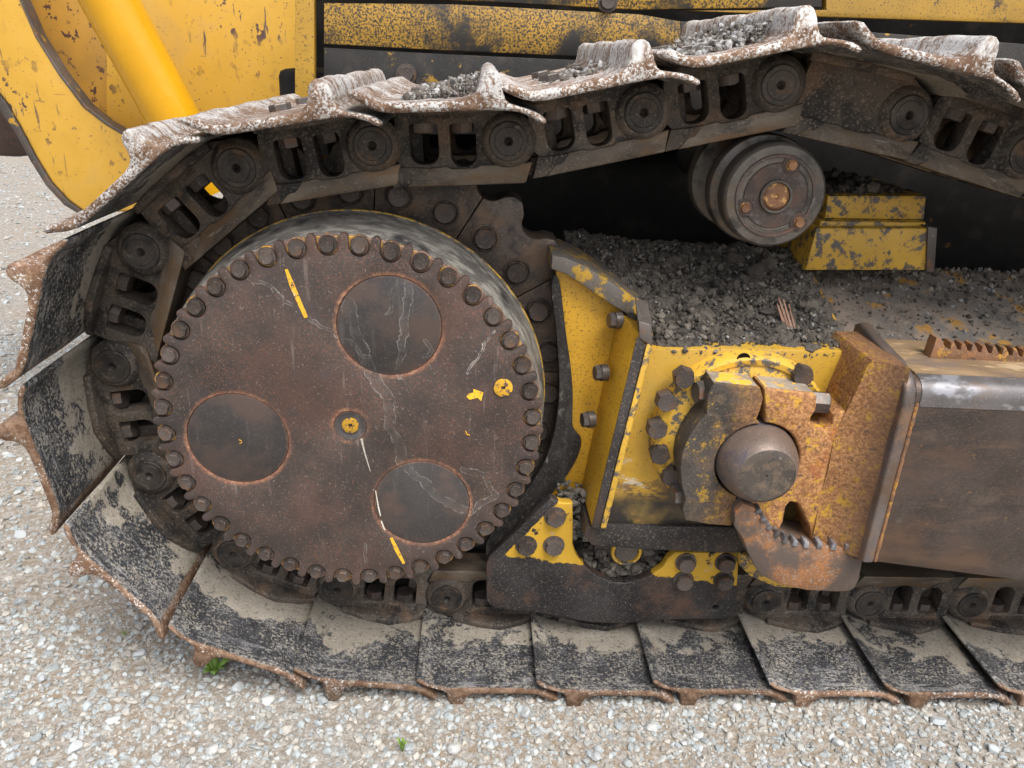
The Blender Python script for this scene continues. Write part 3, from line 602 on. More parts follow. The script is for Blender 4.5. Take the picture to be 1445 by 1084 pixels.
def ribbon(name, pts, wid, mat, parent, y=-.0009, th=.001):
    P2 = [xz(a, b, 0) for a, b in pts]; l_, r_ = [], []
    for i, p_ in enumerate(P2):
        q0 = P2[max(i-1, 0)]; q1 = P2[min(i+1, len(P2)-1)]; d = Vector((q1[0]-q0[0], q1[1]-q0[1])).normalized()
        ww = wid[i] if isinstance(wid, list) else wid
        l_.append((p_[0]-d.y*ww, p_[1]+d.x*ww)); r_.append((p_[0]+d.y*ww, p_[1]-d.x*ww))
    return plate(name, l_+r_[::-1], y, y+th, mat, parent, 0)
ribbon('paint_mark', [(404, 380), (412, 402), (424, 430), (432, 448)], [.0025, .0045, .004, .0035], 'stripe', cover)
ribbon('paint_mark', [(552, 759), (560, 776), (570, 795)], [.003, .0042, .0028], 'stripe', cover)
ribbon('drip_mark', [(510, 619), (515, 640), (523, 666)], [.0022, .0012, .0005], 'dryline', cover)
ribbon('drip_mark', [(530, 692), (534, 715), (537, 728)], [.0008, .0014, .0008], 'dryline', cover)
ribbon('drip_mark', [(538, 735), (543, 748)], .0013, 'dryline', cover)
plate('arrow_mark', outl([(658, 560), (660, 556), (668, 554), (668, 549), (682, 554), (679, 566), (674, 561), (663, 564)], 0), -.0009, .0001, 'stripe', cover, 0)
ribbon('paint_speck', [(337, 621), (340, 622), (341, 625), (338, 626)], .0007, 'stripe', cover, .0003)
ribbon('paint_speck', [(657, 608), (659, 613), (663, 614)], .0009, 'stripe', cover)
lathe('bolt_flange', [(.325, .0095), (.3695, .0095), (.3715, .0115), (.3715, .018)], 'tooth_rust', cover, 160)
drum = lathe('drum', [(.30, .020), (.364, .0165), (.3735, .019), (.3765, .028), (.381, .06), (.3865, .10), (.3885, .145), (.3905, .150), (.3905, .158), (.387, .162), (.372, .163), (.36, .18), (.36, .25)], 'drum', drive, 120)
lathe('yellow_rim', [(.3872, .148), (.3912, .1495), (.3922, .155), (.3908, .1595), (.388, .160)], 'yellow_worn', drum, 120)
# toothed segments
NTO = 26; DT = 360/NTO; V0 = 44.5
def tooth_r(th):
    u = ((th-V0)/DT+.5) % 1-.5; u = abs(u)*2      # 0 in the valley, 1 at the tip
    if u < .52: return .512-.036*math.sqrt(max(0, 1-(u/.56)**2))
    return min(.517, .5007+.05*(u-.52)) if u < .86 else .5165
SB = 51.7
seg_out = lambda a0, a1: [(tooth_r(a0+(a1-a0)*i/40)*math.cos(R(a0+(a1-a0)*i/40)), tooth_r(a0+(a1-a0)*i/40)*math.sin(R(a0+(a1-a0)*i/40))) for i in range(41)]+[(.345*math.cos(R(a1-(a1-a0)*i/10)), .345*math.sin(R(a1-(a1-a0)*i/10))) for i in range(11)]
s0 = SB+DT/2
seg_me = bm_mesh(plate_bm([seg_out(s0+.16, s0+2*DT-.16)], .25, .335, .005, 2), 'sprocket_segment', 40)
sb_me = hex_mesh('sprocket_bolt', .0235, .011, None, depth=.01)
rc_me = bm_mesh(lathe_bm([(.024, .249), (.0265, .2472), (.0295, .2478), (.0305, .251)], 28), 'bolt_recess')
for k in range(13):
    mx = Matrix.Rotation(-R(2*DT*k), 4, 'Y')
    sg = obj('sprocket_segment', seg_me, 'sprocket', drive, mx)
    for q in (1, 2):
        a = R(SB+DT*q); m2 = TRX((.411*math.cos(a), .25, .411*math.sin(a)))
        obj('sprocket_bolt', sb_me, 'nut', sg, m2 @ Matrix.Rotation(random.uniform(0, 6), 4, 'Y'))
        obj('bolt_recess', rc_me, 'sprocket', sg, TRX((.411*math.cos(a), 0, .411*math.sin(a))))
lathe('inner_drum', [(.30, .336), (.43, .337), (.455, .345), (.455, .37), (.43, .38), (.43, .58), (.2, .585), (.2, .78)], 'grime', drive, 90)

# ------------------------------------------------------------------ track frame
frame = thing('undercarriage', 'yellow track frame with bolted guards and trunnion mount behind the final drive', 'undercarriage', (.8, .3, -.3))
YG = .19
g_out = outl([(786, 378), (812, 386), (850, 408), (884, 428), (905, 470), (890, 560), (862, 660), (836, 722), (800, 740), (770, 735), (735, 760), (700, 800), (688, 795), (690, 770), (715, 735), (752, 690), (780, 640), (793, 590), (796, 540), (793, 490), (787, 440), (782, 405)], YG)
plate('sprocket_guard', g_out, YG, YG+.03, 'yellow_rusty', frame, .004)
# worn, greasy inner rim of the guard
plate('guard_rim', outl(smooth_loop([(783, 385), (791, 400), (795, 440), (800, 480), (806, 520), (809, 560), (807, 600), (812, 610), (822, 620), (816, 645), (800, 672), (785, 690), (765, 712), (742, 738), (722, 762), (705, 790), (688, 800), (684, 770), (700, 742), (725, 715), (750, 685), (775, 640), (787, 590), (790, 540), (787, 490), (782, 440), (777, 405)], 2), YG-.008), YG-.008, YG+.024, 'grease', frame, .004)
# sloping lip along the top of the guard
l1 = [(776, 372), (783, 352), (812, 361), (850, 384), (905, 428), (912, 446), (884, 441), (840, 412), (810, 392)]
plate('guard_lip', outl([(779, 360), (800, 364), (830, 378), (868, 402), (906, 428), (903, 446), (884, 443), (862, 430), (830, 408), (800, 388), (778, 380)], YG-.035), YG-.035, YG+.14, 'lip', frame, .004)
# upright flange: its left face and bolts look back at the sprocket
def P3(px, py, Y): return at(px, py, Y)
fl8 = [P3(872, 442, .185), P3(820, 690, .185), P3(834, 742, .03), P3(902, 470, .03)]
dx = Vector((.028, 0, .0))
hexa('end_flange', [*fl8, *[p+dx for p in fl8]], 'yellow_rusty', frame, .004)
f2 = [P3(903, 424, .10), P3(836, 746, .024), P3(852, 748, .024), P3(918, 487, .024)]
hexa('flange_edge', [P3(899, 474, .018), P3(834, 745, .018), P3(846, 748, .018), P3(912, 487, .018), P3(899, 474, .05)+Vector((.0, 0, .0)), P3(834, 745, .05), P3(846, 748, .05), P3(912, 487, .05)], 'black', frame, .003)
hexa('weld_strip', [P3(913, 484, .014), P3(847, 745, .014), P3(855, 747, .014), P3(921, 490, .014), P3(913, 484, .06), P3(847, 745, .06), P3(855, 747, .06), P3(921, 490, .06)], 'yellow_worn', frame, .003)
hexa('flange_head', [P3(896, 422, .13), P3(914, 424, .13), P3(919, 447, .08), P3(900, 452, .08), P3(902, 478, .016), P3(921, 490, .016), P3(919, 458, .02), P3(901, 452, .02)], 'worn_edge', frame, .003)
fb_me = hex_mesh('flange_bolt', .0165, .012, (.018, .003), depth=.012)
for px, py, Y in ((866, 452, .150), (846, 526, .128), (828, 592, .118)):
    p_ = at(px, py, Y)
    obj('flange_bolt', fb_me, 'greybolt', frame, TRX(p_+Vector((.004, 0, 0))) @ Matrix.Rotation(R(-78), 4, 'Z') @ Matrix.Rotation(R(20), 4, 'Y'))
# box with trunnion seat
bx_out = outl([(913, 491), (960, 492), (1050, 492), (1120, 493), (1190, 496), (1212, 550), (1208, 640), (1180, 748), (1100, 748), (845, 748), (880, 610)], .05)
plate('frame_box', bx_out, .05, .32, 'boxpaint', frame, .006)
plate('lower_beam', outl([(828, 742), (1046, 744), (1180, 746), (1180, 781), (1046, 781), (905, 776), (835, 770), (824, 756)], .04), .04, .20, 'black', frame, .003)
tcx, tcz = xz(1043, 615, .035); TR = .180
base = lathe('trunnion_base', [(0, .020), (TR-.026, .020), (TR-.020, .023), (TR-.017, .017), (TR-.006, .015), (TR, .022), (TR+.004, .05)], 'yellow_worn', frame, 96, (tcx, 0, tcz))
tb_me = hex_mesh('trunnion_bolt', .0215, .020, None, depth=.006)
for px, py in ((965, 533), (940, 566), (927, 605), (931, 641), (947, 672), (1132, 530)):
    p_ = at(px, py, .010)
    obj('trunnion_bolt', tb_me, 'nut', base, TRX((p_.x, .020, p_.z)) @ Matrix.Rotation(random.uniform(0, 6), 4, 'Y'))
p_ = at(1049, 507, .02)
lathe('empty_hole', [(.0135, .0195), (.0125, .018), (.011, .0185), (.010, .0198), (.0, .0199)], 'hole', base, 24, (p_.x, 0, p_.z))
# lower roller guard
z_ = lambda pts: zm(pts, 640, 600, 500/1445)
YL = .09
gd = z_([(133, 565), (150, 530), (235, 452), (320, 370), (395, 300), (412, 305), (440, 318), (486, 320), (487, 400), (486, 490), (500, 530), (535, 575), (575, 610), (640, 640), (700, 646), (760, 632), (820, 605), (855, 578), (875, 545), (905, 520), (1165, 522), (1160, 620), (1152, 720), (1143, 762), (1128, 784), (1100, 791), (860, 796), (760, 806), (650, 811), (560, 806), (440, 785), (330, 764), (175, 747), (147, 735), (134, 715)])
hz, hx = None, None
hc = z_([(1068, 745)])[0]; hcx, hcz = xz(*hc, YL)
guard = plate('roller_guard', [outl(gd, YL), arc(hcx, hcz, .0065, 0, 360*15/16, 15)], YL, YL+.024, 'guard', frame, .0045, 3)
gb_me = hex_mesh('guard_bolt', .0205, .015, (.0245, .003), depth=.002)
for px, py in z_([(416, 380), (297, 497), (410, 497), (950, 567), (1112, 567), (940, 640), (1105, 640)]):
    p_ = at(px, py, YL-.008)
    obj('guard_bolt', gb_me, 'nut', guard, TRX((p_.x, YL, p_.z)) @ Matrix.Rotation(random.uniform(0, 6), 4, 'Y'))
# backing web behind the guard and long side of the frame
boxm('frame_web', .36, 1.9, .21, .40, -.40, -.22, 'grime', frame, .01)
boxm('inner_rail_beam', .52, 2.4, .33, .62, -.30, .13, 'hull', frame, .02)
# dusty sloping cover on the right
cv = [P3(1128, 374, .45), P3(1196, 500, .125), at(1196, 500, .125)+Vector((1.3, 0, .0)), P3(1128, 374, .45)+Vector((1.4, 0, .0))]
NXc, NYc = 90, 34
bm = bmesh.new(); gr = []
from mathutils import noise as mn
for j in range(NYc+1):
    row = []
    for i in range(NXc+1):
        u, v = i/NXc, j/NYc
        p_ = (cv[0].lerp(cv[3], u)).lerp(cv[1].lerp(cv[2], u), v)
        h = mn.noise(p_*26)*.004+mn.noise(p_*70)*.002
        row.append(bm.verts.new((p_.x, p_.y, p_.z+h)))
    gr.append(row)
for j in range(NYc):
    for i in range(NXc): bm.faces.new((gr[j][i], gr[j+1][i], gr[j+1][i+1], gr[j][i+1]))
ex = bmesh.ops.extrude_face_region(bm, geom=list(bm.faces))
for v in [g_ for g_ in ex['geom'] if isinstance(g_, bmesh.types.BMVert)]: v.co.z -= .04
obj('frame_cover', bm_mesh(bm, 'frame_cover'), 'cover', frame)
# upright rib between the soil pocket and the cover
rb = [P3(1131, 378, .42), P3(1143, 376, .42), P3(1204, 497, .06), P3(1186, 500, .06)]
hexa('pocket_rib', [rb[0], rb[1], rb[2], rb[3], *[p-Vector((0, 0, .10)) for p in rb]], 'yellow_worn', frame, .003)
# shelf that carries the soil
boxm('shelf', .625, .985, .075, .46, .10, .145, 'yellow_worn', frame, .006)
# carrier roller bracket
brk = plate('roller_bracket', outl([(1168, 276), (1308, 276), (1305, 311), (1164, 309)], .36), .36, .62, 'yellow_worn', frame, .006)
plate('bracket_step', outl([(1158, 312), (1307, 314), (1306, 326), (1155, 326)], .34), .34, .60, 'yellow_worn', brk, .004)
plate('bracket_foot', outl([(1152, 322), (1318, 322), (1316, 382), (1136, 382)], .315), .315, .60, 'yellow_worn', brk, .006)
plate('bracket_edge', outl([(1310, 320), (1323, 322), (1319, 384), (1307, 384)], .309), .309, .40, 'worn_edge', brk, .002)

# ------------------------------------------------------------------ rollers
cr = thing('carrier_roller', 'double flanged carrier roller with three rusty bolts under the upper track run', 'roller', (.83, .29, .345))
c0 = at(1094, 277, .13); ccx, ccz = c0.x, c0.z
body = lathe('roller_body', [(.060, .132), (.064, .129), (.094, .130), (.0985, .134), (.100, .142), (.100, .175), (.098, .181), (.088, .184), (.086, .190), (.086, .200), (.090, .203), (.106, .206), (.109, .212), (.109, .236), (.106, .242), (.075, .246), (.072, .26), (.072, .345), (.106, .352), (.109, .358), (.109, .384), (.1, .392), (.098, .43), (.09, .44), (0, .44)], 'roller', cr, 80, (ccx, 0, ccz))
hub = lathe('roller_face', [(0, .128), (.0605, .128), (.0625, .130), (.0625, .136)], 'rollerface', cr, 64, (ccx, 0, ccz))
lathe('face_ring', [(.0715, .1295), (.0725, .1265), (.078, .1262), (.0795, .1295)], 'rollerface', cr, 64, (ccx, 0, ccz))
lathe('hub_ring', [(.0265, .129), (.027, .1225), (.031, .122), (.0325, .1245), (.033, .129)], 'roller', hub, 40, (ccx, 0, ccz))
lathe('hub_cap', [(0, .126), (.004, .1255), (.0055, .1225), (.010, .1215), (.021, .1222), (.0235, .125), (.0265, .127)], 'rustcap', hub, 40, (ccx, 0, ccz))
rbm = hex_mesh('roller_bolt', .0092, .007, (.0105, .002), depth=.003)
for px, py in ((1117, 233), (1051, 293), (1127, 314)):
    p_ = at(px, py, .127)
    lathe('bolt_pocket', [(0, .1275), (.0145, .1275), (.0160, .1262), (.0172, .1266), (.0180, .1285)], 'rollerface', hub, 24, (p_.x, 0, p_.z))
    obj('roller_bolt', rbm, 'rustcap', hub, TRX((p_.x, .1272, p_.z)) @ Matrix.Rotation(random.uniform(0, 6), 4, 'Y'))
lathe('roller_shaft', [(.05, .43), (.05, .75), (0, .75)], 'grime', cr, 32, (ccx, 0, ccz))

tr = thing('track_roller', 'bottom track roller end with yellow ring showing in the guard notch', 'roller', (.62, .2, -.45))
rc = at(884, 779, .125)
lathe('roller_cap', [(0, .128), (.005, .1265), (.0065, .1275), (.020, .1265), (.026, .1255), (.0275, .13), (.0275, .16)], 'worn_edge', tr, 40, (rc.x, 0, rc.z))
lathe('yellow_ring', [(.0275, .130), (.029, .1215), (.0335, .1205), (.036, .1235), (.0365, .18)], 'yellow_worn', tr, 40, (rc.x, 0, rc.z))
plate('roller_collar', [(rc.x-.075, rc.z+.022), (rc.x-.073, rc.z-.008), (rc.x-.060, rc.z-.018), (rc.x-.045, rc.z-.014)]+arc(rc.x, rc.z, .044, 200, 340, 12)+[(rc.x+.045, rc.z-.014), (rc.x+.060, rc.z-.018), (rc.x+.073, rc.z-.008), (rc.x+.075, rc.z+.022)], .134, .20, 'black', tr, .004)
lathe('roller_drum', [(.0, .20), (.11, .205), (.118, .215), (.118, .24), (.095, .25), (.095, .36), (.118, .37), (.118, .40), (0, .41)], 'roller', tr, 56, (rc.x, 0, -.345))
for s_ in (-1, 1):
    lathe('collar_bolt', [(0, .128), (.012, .128), (.0145, .131), (.0145, .15)], 'worn_edge', tr, 20, (rc.x+s_*.058, 0, rc.z-.012))

# ------------------------------------------------------------------ push arm on the trunnion
arm = thing('push_arm', 'heavy rusted push arm with split bearing cap clamped on the trunnion pin', 'push arm', (1.2, .0, -.26))
XE = 1.046
ay0, ay1 = -.100, .125
def arm_sec():   # (y,z) section of the box: rounded upper front edge
    zt, zb = .166, -.236
    return [(ay1, zt), (ay0+.030, zt-.002)]+[(ay0+.030-.030*math.sin(R(a)), zt-.032+.030*math.cos(R(a))) for a in (15, 35, 55, 75, 90)]+[(ay0, zt-.06), (ay0, zb+.03)]+[(ay0+.022-.022*math.cos(R(a)), zb+.022-.022*math.sin(R(a))) for a in (10, 45, 80)]+[(ay1, zb)]
def sweep_x(name, sec, xs, fn, mat, parent, cap=True):
    bm = bmesh.new(); rows = [[bm.verts.new(fn(x, y, z)) for y, z in sec] for x in xs]; m = len(sec)
    for a, b in zip(rows[:-1], rows[1:]):
        for i in range(m): bm.faces.new((a[i], a[(i+1) % m], b[(i+1) % m], b[i]))
    if cap: bm.faces.new(rows[0]); bm.faces.new(rows[-1][::-1])
    return obj(name, bm_mesh(bm, name, 30), mat, parent)
taper = lambda x, y, z: (x, y, z-(.13 if z < 0 else .035)*(x-XE)*(1 if z < 0 else .5))
sec = arm_sec()
arm_box = sweep_x('arm_box', sec, [XE+.002, XE+.3, XE+.6, XE+1.3], taper, 'arm', arm)
# upper edge with painted-in highlight and painted top sit proud of the box
edge_sec = [(ay0+.034, .1675)]+[(ay0+.030-.0315*math.sin(R(a)), .134+.0315*math.cos(R(a))) for a in (5, 20, 35, 50, 65, 80, 92)]+[(ay0-.0012, .116)]+[(ay0+.010, .116), (ay0+.034, .160)]
sweep_x('highlight_edge', edge_sec, [XE+.012, XE+.4, XE+.8, XE+1.295], taper, 'armedge', arm_box)
top_sec = [(ay0+.036, .1685), (ay1, .1692), (ay1, .160), (ay0+.036, .160)]
sweep_x('top_strip', top_sec, [XE+.012, XE+.6, XE+1.295], taper, 'armtop', arm_box)
# end plate of the arm: left face towards the trunnion
ep = [(ay0-.006, -.225), (ay0-.006, .120), (ay0+.000, .150), (ay0+.020, .170), (ay0+.06, .184), (.06, .196), (.115, .206), (.135, .196), (.138, .16), (.138, -.22), (.12, -.245), (-.06, -.25)]
bm = bmesh.new()
plate_bm([[(a, b) for a, b in ep]], 0, .024, .006, 3, bm)
for v in bm.verts: v.co = Vector((XE-.022+v.co.y+(.02*(v.co.x-ay0)/.24-.012 if False else 0), v.co.x, v.co.z))
obj('end_plate', bm_mesh(bm, 'end_plate'), 'darkarm', arm)
bead = [at(1302, 556, ay0), at(1290, 610, ay0), at(1268, 680, ay0), at(1246, 750, ay0), at(1236, 792, ay0)]
bm = bmesh.new(); prev = None
for i in range(41):
    zz = .125-.35*i/40; ring = []
    rr = .0042+random.uniform(-.0008, .0012)
    for a in range(8): ring.append(bm.verts.new((XE+.006+rr*math.cos(R(45*a)), ay0-.001+rr*math.sin(R(45*a)), zz)))
    if prev:
        for a in range(8): bm.faces.new((prev[a], prev[(a+1) % 8], ring[(a+1) % 8], ring[a]))
    prev = ring
obj('weld_bead', bm_mesh(bm, 'weld_bead', 60), 'rust_yellow', arm)
# toothed bar on the arm top
tb = [(1312, 506), (1322, 477), (1330, 480), (1335, 492)]
tops = []
xs_ = [1345+14.6*i for i in range(14)]
for x_ in xs_:
    yb = 490+(x_-1345)*.105
    tops += [(x_-4, yb+3), (x_-2, yb-6), (x_+2, yb-7), (x_+5, yb-1), (x_+7, yb+5)]
tb += tops+[(xs_[-1]+10, 530), (1445, 521)]
plate('toothed_bar', outl(tb, .02), .02, .048, 'rust_yellow', arm_box, .002)
# bearing bracket: right half belongs to the arm, left half is the removable cap
pc = at(1067, 650, -.04); pcx, pcz = pc.x, pc.z; PR = .0795
YB0, YB1 = -.045, .020
z8 = lambda pts: zm(pts, 880, 480, 360/1445)
capL = z8([(512, 246), (772, 272), (790, 330), (772, 400), (745, 462)])
br_i = [(pcx+.0845*math.cos(R(a)), pcz+.0845*math.sin(R(a))) for a in range(96, 266, 10)]
capR = z8([(640, 880), (610, 1052), (480, 1042), (352, 1020), (334, 965), (352, 900), (330, 820), (322, 720), (335, 630), (372, 545), (425, 470), (472, 420), (480, 300)])
cap = plate('bearing_cap', outl(capL, YB0)+br_i+outl(capR, YB0), YB0, .035, 'cast', arm, .007, 3)
capT = z8([(500, 248), (1092, 306), (1060, 262), (1020, 232), (740, 186), (468, 150), (455, 185)])
# bracket casting (web)
wb = z8([(797, 276), (1080, 305), (1098, 322), (1090, 400), (1062, 440), (1060, 480), (1080, 505), (1140, 512), (1185, 480), (1195, 430), (1225, 408), (1262, 400)])
wb2 = [(1200, 560), (1216, 580), (1230, 630), (1225, 700), (1205, 790), (1180, 800), (1145, 772)]
wb3 = z8([(1060, 1075), (1010, 960), (985, 925), (945, 918), (920, 945), (905, 1030), (870, 1100), (640, 1060), (620, 1040), (652, 885)])
br_o = [(pcx+.0845*math.cos(R(a)), pcz+.0845*math.sin(R(a))) for a in range(-92, 90, 10)]
plate('arm_bracket', outl(wb, YB0)+outl(wb2, YB0)+outl(wb3, YB0)+br_o, YB0, .035, 'cast', arm, .007, 3)
# thick top of the split block
plate('block_top', outl(z8([(512, 241), (762, 266), (764, 284), (516, 262)]), YB0+.001), YB0+.008, .034, 'captop', cap, .002)
plate('block_top', outl(z8([(806, 272), (1078, 300), (1078, 318), (808, 290)]), YB0+.001), YB0+.008, .034, 'captop', cap, .002)
# curved gusset from the bracket to the end plate
bm = bmesh.new(); rows = []
for j in range(13):
    t_ = j/12; x_ = .942+.088*t_; row = []
    yy = YB0-.002-(.046)*(t_**2.0)
    for i in range(15):
        q = i/14
        zt = .178-.012*abs(t_-.4)+ (.016*t_); zb_ = -.228+.0*t_
        if t_ < .35: zt -= (.35-t_)*.42
        z2 = zt+(zb_-zt)*q
        row.append((x_, yy+.002*math.sin(z2*40), z2))
    rows.append(row)
fr = [[bm.verts.new(p_) for p_ in r_] for r_ in rows]; bk = [[bm.verts.new((p_[0], .115, p_[2])) for p_ in r_] for r_ in rows]
for A, flip in ((fr, 0), (bk, 1)):
    for j in range(12):
        for i in range(14): bm.faces.new((A[j][i], A[j+1][i], A[j+1][i+1], A[j][i+1]))
for j in range(12):
    bm.faces.new((fr[j][0], fr[j+1][0], bk[j+1][0], bk[j][0])); bm.faces.new((fr[j][14], fr[j+1][14], bk[j+1][14], bk[j][14]))
for i in range(14):
    bm.faces.new((fr[0][i], fr[0][i+1], bk[0][i+1], bk[0][i])); bm.faces.new((fr[12][i], fr[12][i+1], bk[12][i+1], bk[12][i]))
bmesh.ops.recalc_face_normals(bm, faces=bm.faces)
obj('arm_gusset', bm_mesh(bm, 'arm_gusset', 45), 'cast', arm)
# cap bolts lie along the arm
kb = hex_mesh('cap_bolt', .0225, .022, None, depth=.02)
for px, py, rz, Y in ((996, 553, -80, -.002), (962, 698, -80, -.005), (1152, 567, 80, -.005)):
    p_ = at(px, py, Y)
    obj('cap_bolt', kb, 'greybolt', cap, TRX(p_) @ Matrix.Rotation(R(rz), 4, 'Z') @ Matrix.Rotation(R(15), 4, 'Y'))
# toothed lower horn
zh = lambda pts: zm(pts, 945, 700, 500/1445)
cen = [(352, 55), (372, 88), (398, 128), (430, 160), (465, 185), (510, 200), (560, 207), (618, 210), (680, 212), (740, 215), (792, 215)]
horn = zh([(268, 62), (300, 30), (345, 48)]+cen+[(793, 222), (785, 280), (772, 345), (755, 378), (735, 389), (680, 392), (560, 386), (450, 362), (372, 325), (345, 285), (315, 225), (298, 175), (262, 122)])
YH = YB0-.025
hn = plate('toothed_horn', outl(horn, YH), YH, .030, 'rust_orange', arm, .004, 2)
def curve_pt(t):
    i = min(int(t), len(cen)-2); return Vector(cen[i]).lerp(Vector(cen[i+1]), t-i)
for k in range(11):
    t_ = .12+k*.935; a = curve_pt(t_); b = curve_pt(min(t_+.42, len(cen)-1.001)); d = b-a; n_ = Vector((d.y, -d.x)).normalized()
    q = [a-n_*8, b-n_*8, b+n_*random.uniform(14, 19)+d*.05, a+n_*random.uniform(15, 20)+d*random.uniform(.1, .35)]
    plate('tooth', outl(zh([tuple(v) for v in q]), YH-.003), YH-.003-random.uniform(0, .003), YH+.022, 'armedge', hn, .0022, 2, True)
plate('horn_back', outl(zh([(290, 235), (340, 250), (480, 330), (560, 380), (430, 372), (330, 330), (285, 285)]), .03), .03, .07, 'yellow_worn', arm, .004)
plate('pocket_floor', outl([(1096, 700), (1150, 700), (1150, 775), (1090, 770)], .055), .055, .09, 'yellow_worn', arm, .002)
# trunnion pin
pin = thing('trunnion_pin', 'polished round steel trunnion pin with a centre dimple', 'pin', (pcx, .0, pcz-PR))
lathe('pin_body', [(.0555, -.1020), (.0580, -.1000), (.0660, -.088), (.0735, -.072), (.0780, -.052), (PR, -.040), (PR, .06)], 'pinbody', pin, 72, (pcx, 0, pcz), 60)
lathe('pin_face', [(0, -.098), (.0018, -.0985), (.0026, -.1022), (.03, -.1026), (.052, -.1024), (.0555, -.1012)], 'pinface', pin, 72, (pcx, 0, pcz))

# ------------------------------------------------------------------ machine body behind the track
body = thing('bulldozer_body', 'yellow and oil blackened bulldozer body side above the track', 'bulldozer', (.8, 1.3, .0))
YBD = .80
def pan(name, pts, mat, y=YBD, th=.03, bev=.003): return plate(name, outl(pts, y), y, y+th, mat, body, bev)
pan('side_panel', [(457, 4), (640, 6), (900, 20), (960, 30), (962, 92), (890, 83), (640, 72), (457, 62)], 'grime_yellow')
pan('lower_panel', [(457, 67), (640, 77), (890, 88), (1000, 96), (1000, 190), (457, 190)], 'grime', YBD+.004)
pan('upper_panel', [(450, -120), (1160, -120), (1160, 10), (900, 14), (640, 0), (450, -2)], 'grime_yellow', YBD-.006)
pan('right_panel', [(964, 15), (1160, 24), (2300, 60), (2300, -160), (1166, -120), (1166, 14)], 'body_yellow', YBD-.004)
pan('sill', [(960, 30), (1160, 40), (1445, 62), (2300, 120), (2300, 180), (1160, 100), (960, 96)], 'grime', YBD+.002)
pan('rear_panel', [(150, -140), (430, -140), (430, 190), (150, 190)], 'ripper', 1.10)
pan('corner_post', [(416, -140), (443, -140), (444, 190), (416, 190)], 'body_yellow', YBD+.005)
pb = hex_mesh('body_bolt', .02, .012, (.026, .003), depth=.004)
for px, py in ((573, 105), (858, 2), (500, 118)):
    p_ = at(px, py, YBD-.01)
    obj('body_bolt', pb, 'nut', body, TRX((p_.x, YBD-.004, p_.z)))
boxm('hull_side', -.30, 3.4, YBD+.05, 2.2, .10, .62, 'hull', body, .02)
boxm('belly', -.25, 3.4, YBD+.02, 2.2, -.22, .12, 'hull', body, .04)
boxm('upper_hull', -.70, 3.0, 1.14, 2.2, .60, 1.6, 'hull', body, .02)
# trailing hose at the top left corner of the side panel
# ------------------------------------------------------------------ ripper at the rear
rip = thing('ripper_beam', 'chipped yellow ripper beam plate hanging behind the track', 'ripper', (-.95, 1.1, .17))
rp = [(-220, -260), (-60, -260), (0, -80), (30, 0), (52, 50), (86, 104), (120, 148), (150, 172), (182, 192), (240, 220), (240, 300), (118, 300), (96, 284), (72, 258), (50, 222), (28, 180), (8, 145), (-60, 60), (-150, -60), (-220, -200)]
plate('beam_plate', outl(rp, 1.0), 1.0, 1.06, 'ripper', rip, .012, 3)
edgep = [(-150, -60), (-60, 60), (8, 145), (28, 180), (50, 222), (72, 258), (96, 284), (118, 300), (112, 303), (90, 290), (64, 262), (42, 227), (20, 186), (-4, 152), (-72, 68), (-160, -54)]
plate('worn_edge', outl(edgep, .998), .998, 1.055, 'worn_edge', rip, .004)
ie = [(-60, -260), (0, -80), (30, 0), (52, 50), (86, 104), (120, 148), (150, 172), (182, 192), (180, 195), (148, 176), (117, 152), (83, 107), (49, 52), (27, 1), (-4, -80), (-65, -260)]
plate('inner_edge', outl(ie, .996), .996, 1.05, 'worn_edge', rip, .004)
plate('inner_plate', outl([(-60, -260), (150, -260), (260, 200), (240, 260), (120, 200), (60, 120)], 1.16), 1.16, 1.22, 'ripper_in', rip, .006)
shk = plate('ripper_shank', outl(smooth_loop([(-230, -20), (60, 60), (110, 180), (60, 216), (30, 222), (10, 222), (-40, 218), (-150, 200), (-250, 120)], 1), 1.25), 1.25, 1.36, 'brown', None, .015)
tag(shk, 'dark brown ripper shank poking out behind the yellow beam plate', 'ripper shank')
cy = thing('ripper_cylinder', 'smooth glossy yellow hydraulic cylinder slanting down behind the track', 'hydraulic cylinder', (-.6, 1.0, .45))
pa, pb_ = at(130, -45, .86), at(284, 240, .94)
rA = (at(195, 0, .86)-at(110, 0, .86)).length/2*.93; rB = rA*.93
def tube(name, a, b, r0, r1, mat, parent, seg=40):
    bm = bmesh.new(); d = (b-a).normalized(); x_ = d.orthogonal().normalized(); y_ = d.cross(x_)
    rs = [[bm.verts.new(p_+x_*r_*math.cos(2*math.pi*i/seg)+y_*r_*math.sin(2*math.pi*i/seg)) for i in range(seg)] for p_, r_ in ((a, r0), (b, r1))]
    for i in range(seg): bm.faces.new((rs[0][i], rs[0][(i+1) % seg], rs[1][(i+1) % seg], rs[1][i]))
    bm.faces.new(rs[0]); bm.faces.new(rs[1][::-1])
    return obj(name, bm_mesh(bm, name), mat, parent)
tube('barrel', pa, pb_, rA, rA, 'tube', cy)
tube('end_collar', pb_, pb_+(pb_-pa).normalized()*.06, rA*1.1, rA*1.1, 'tube', cy)

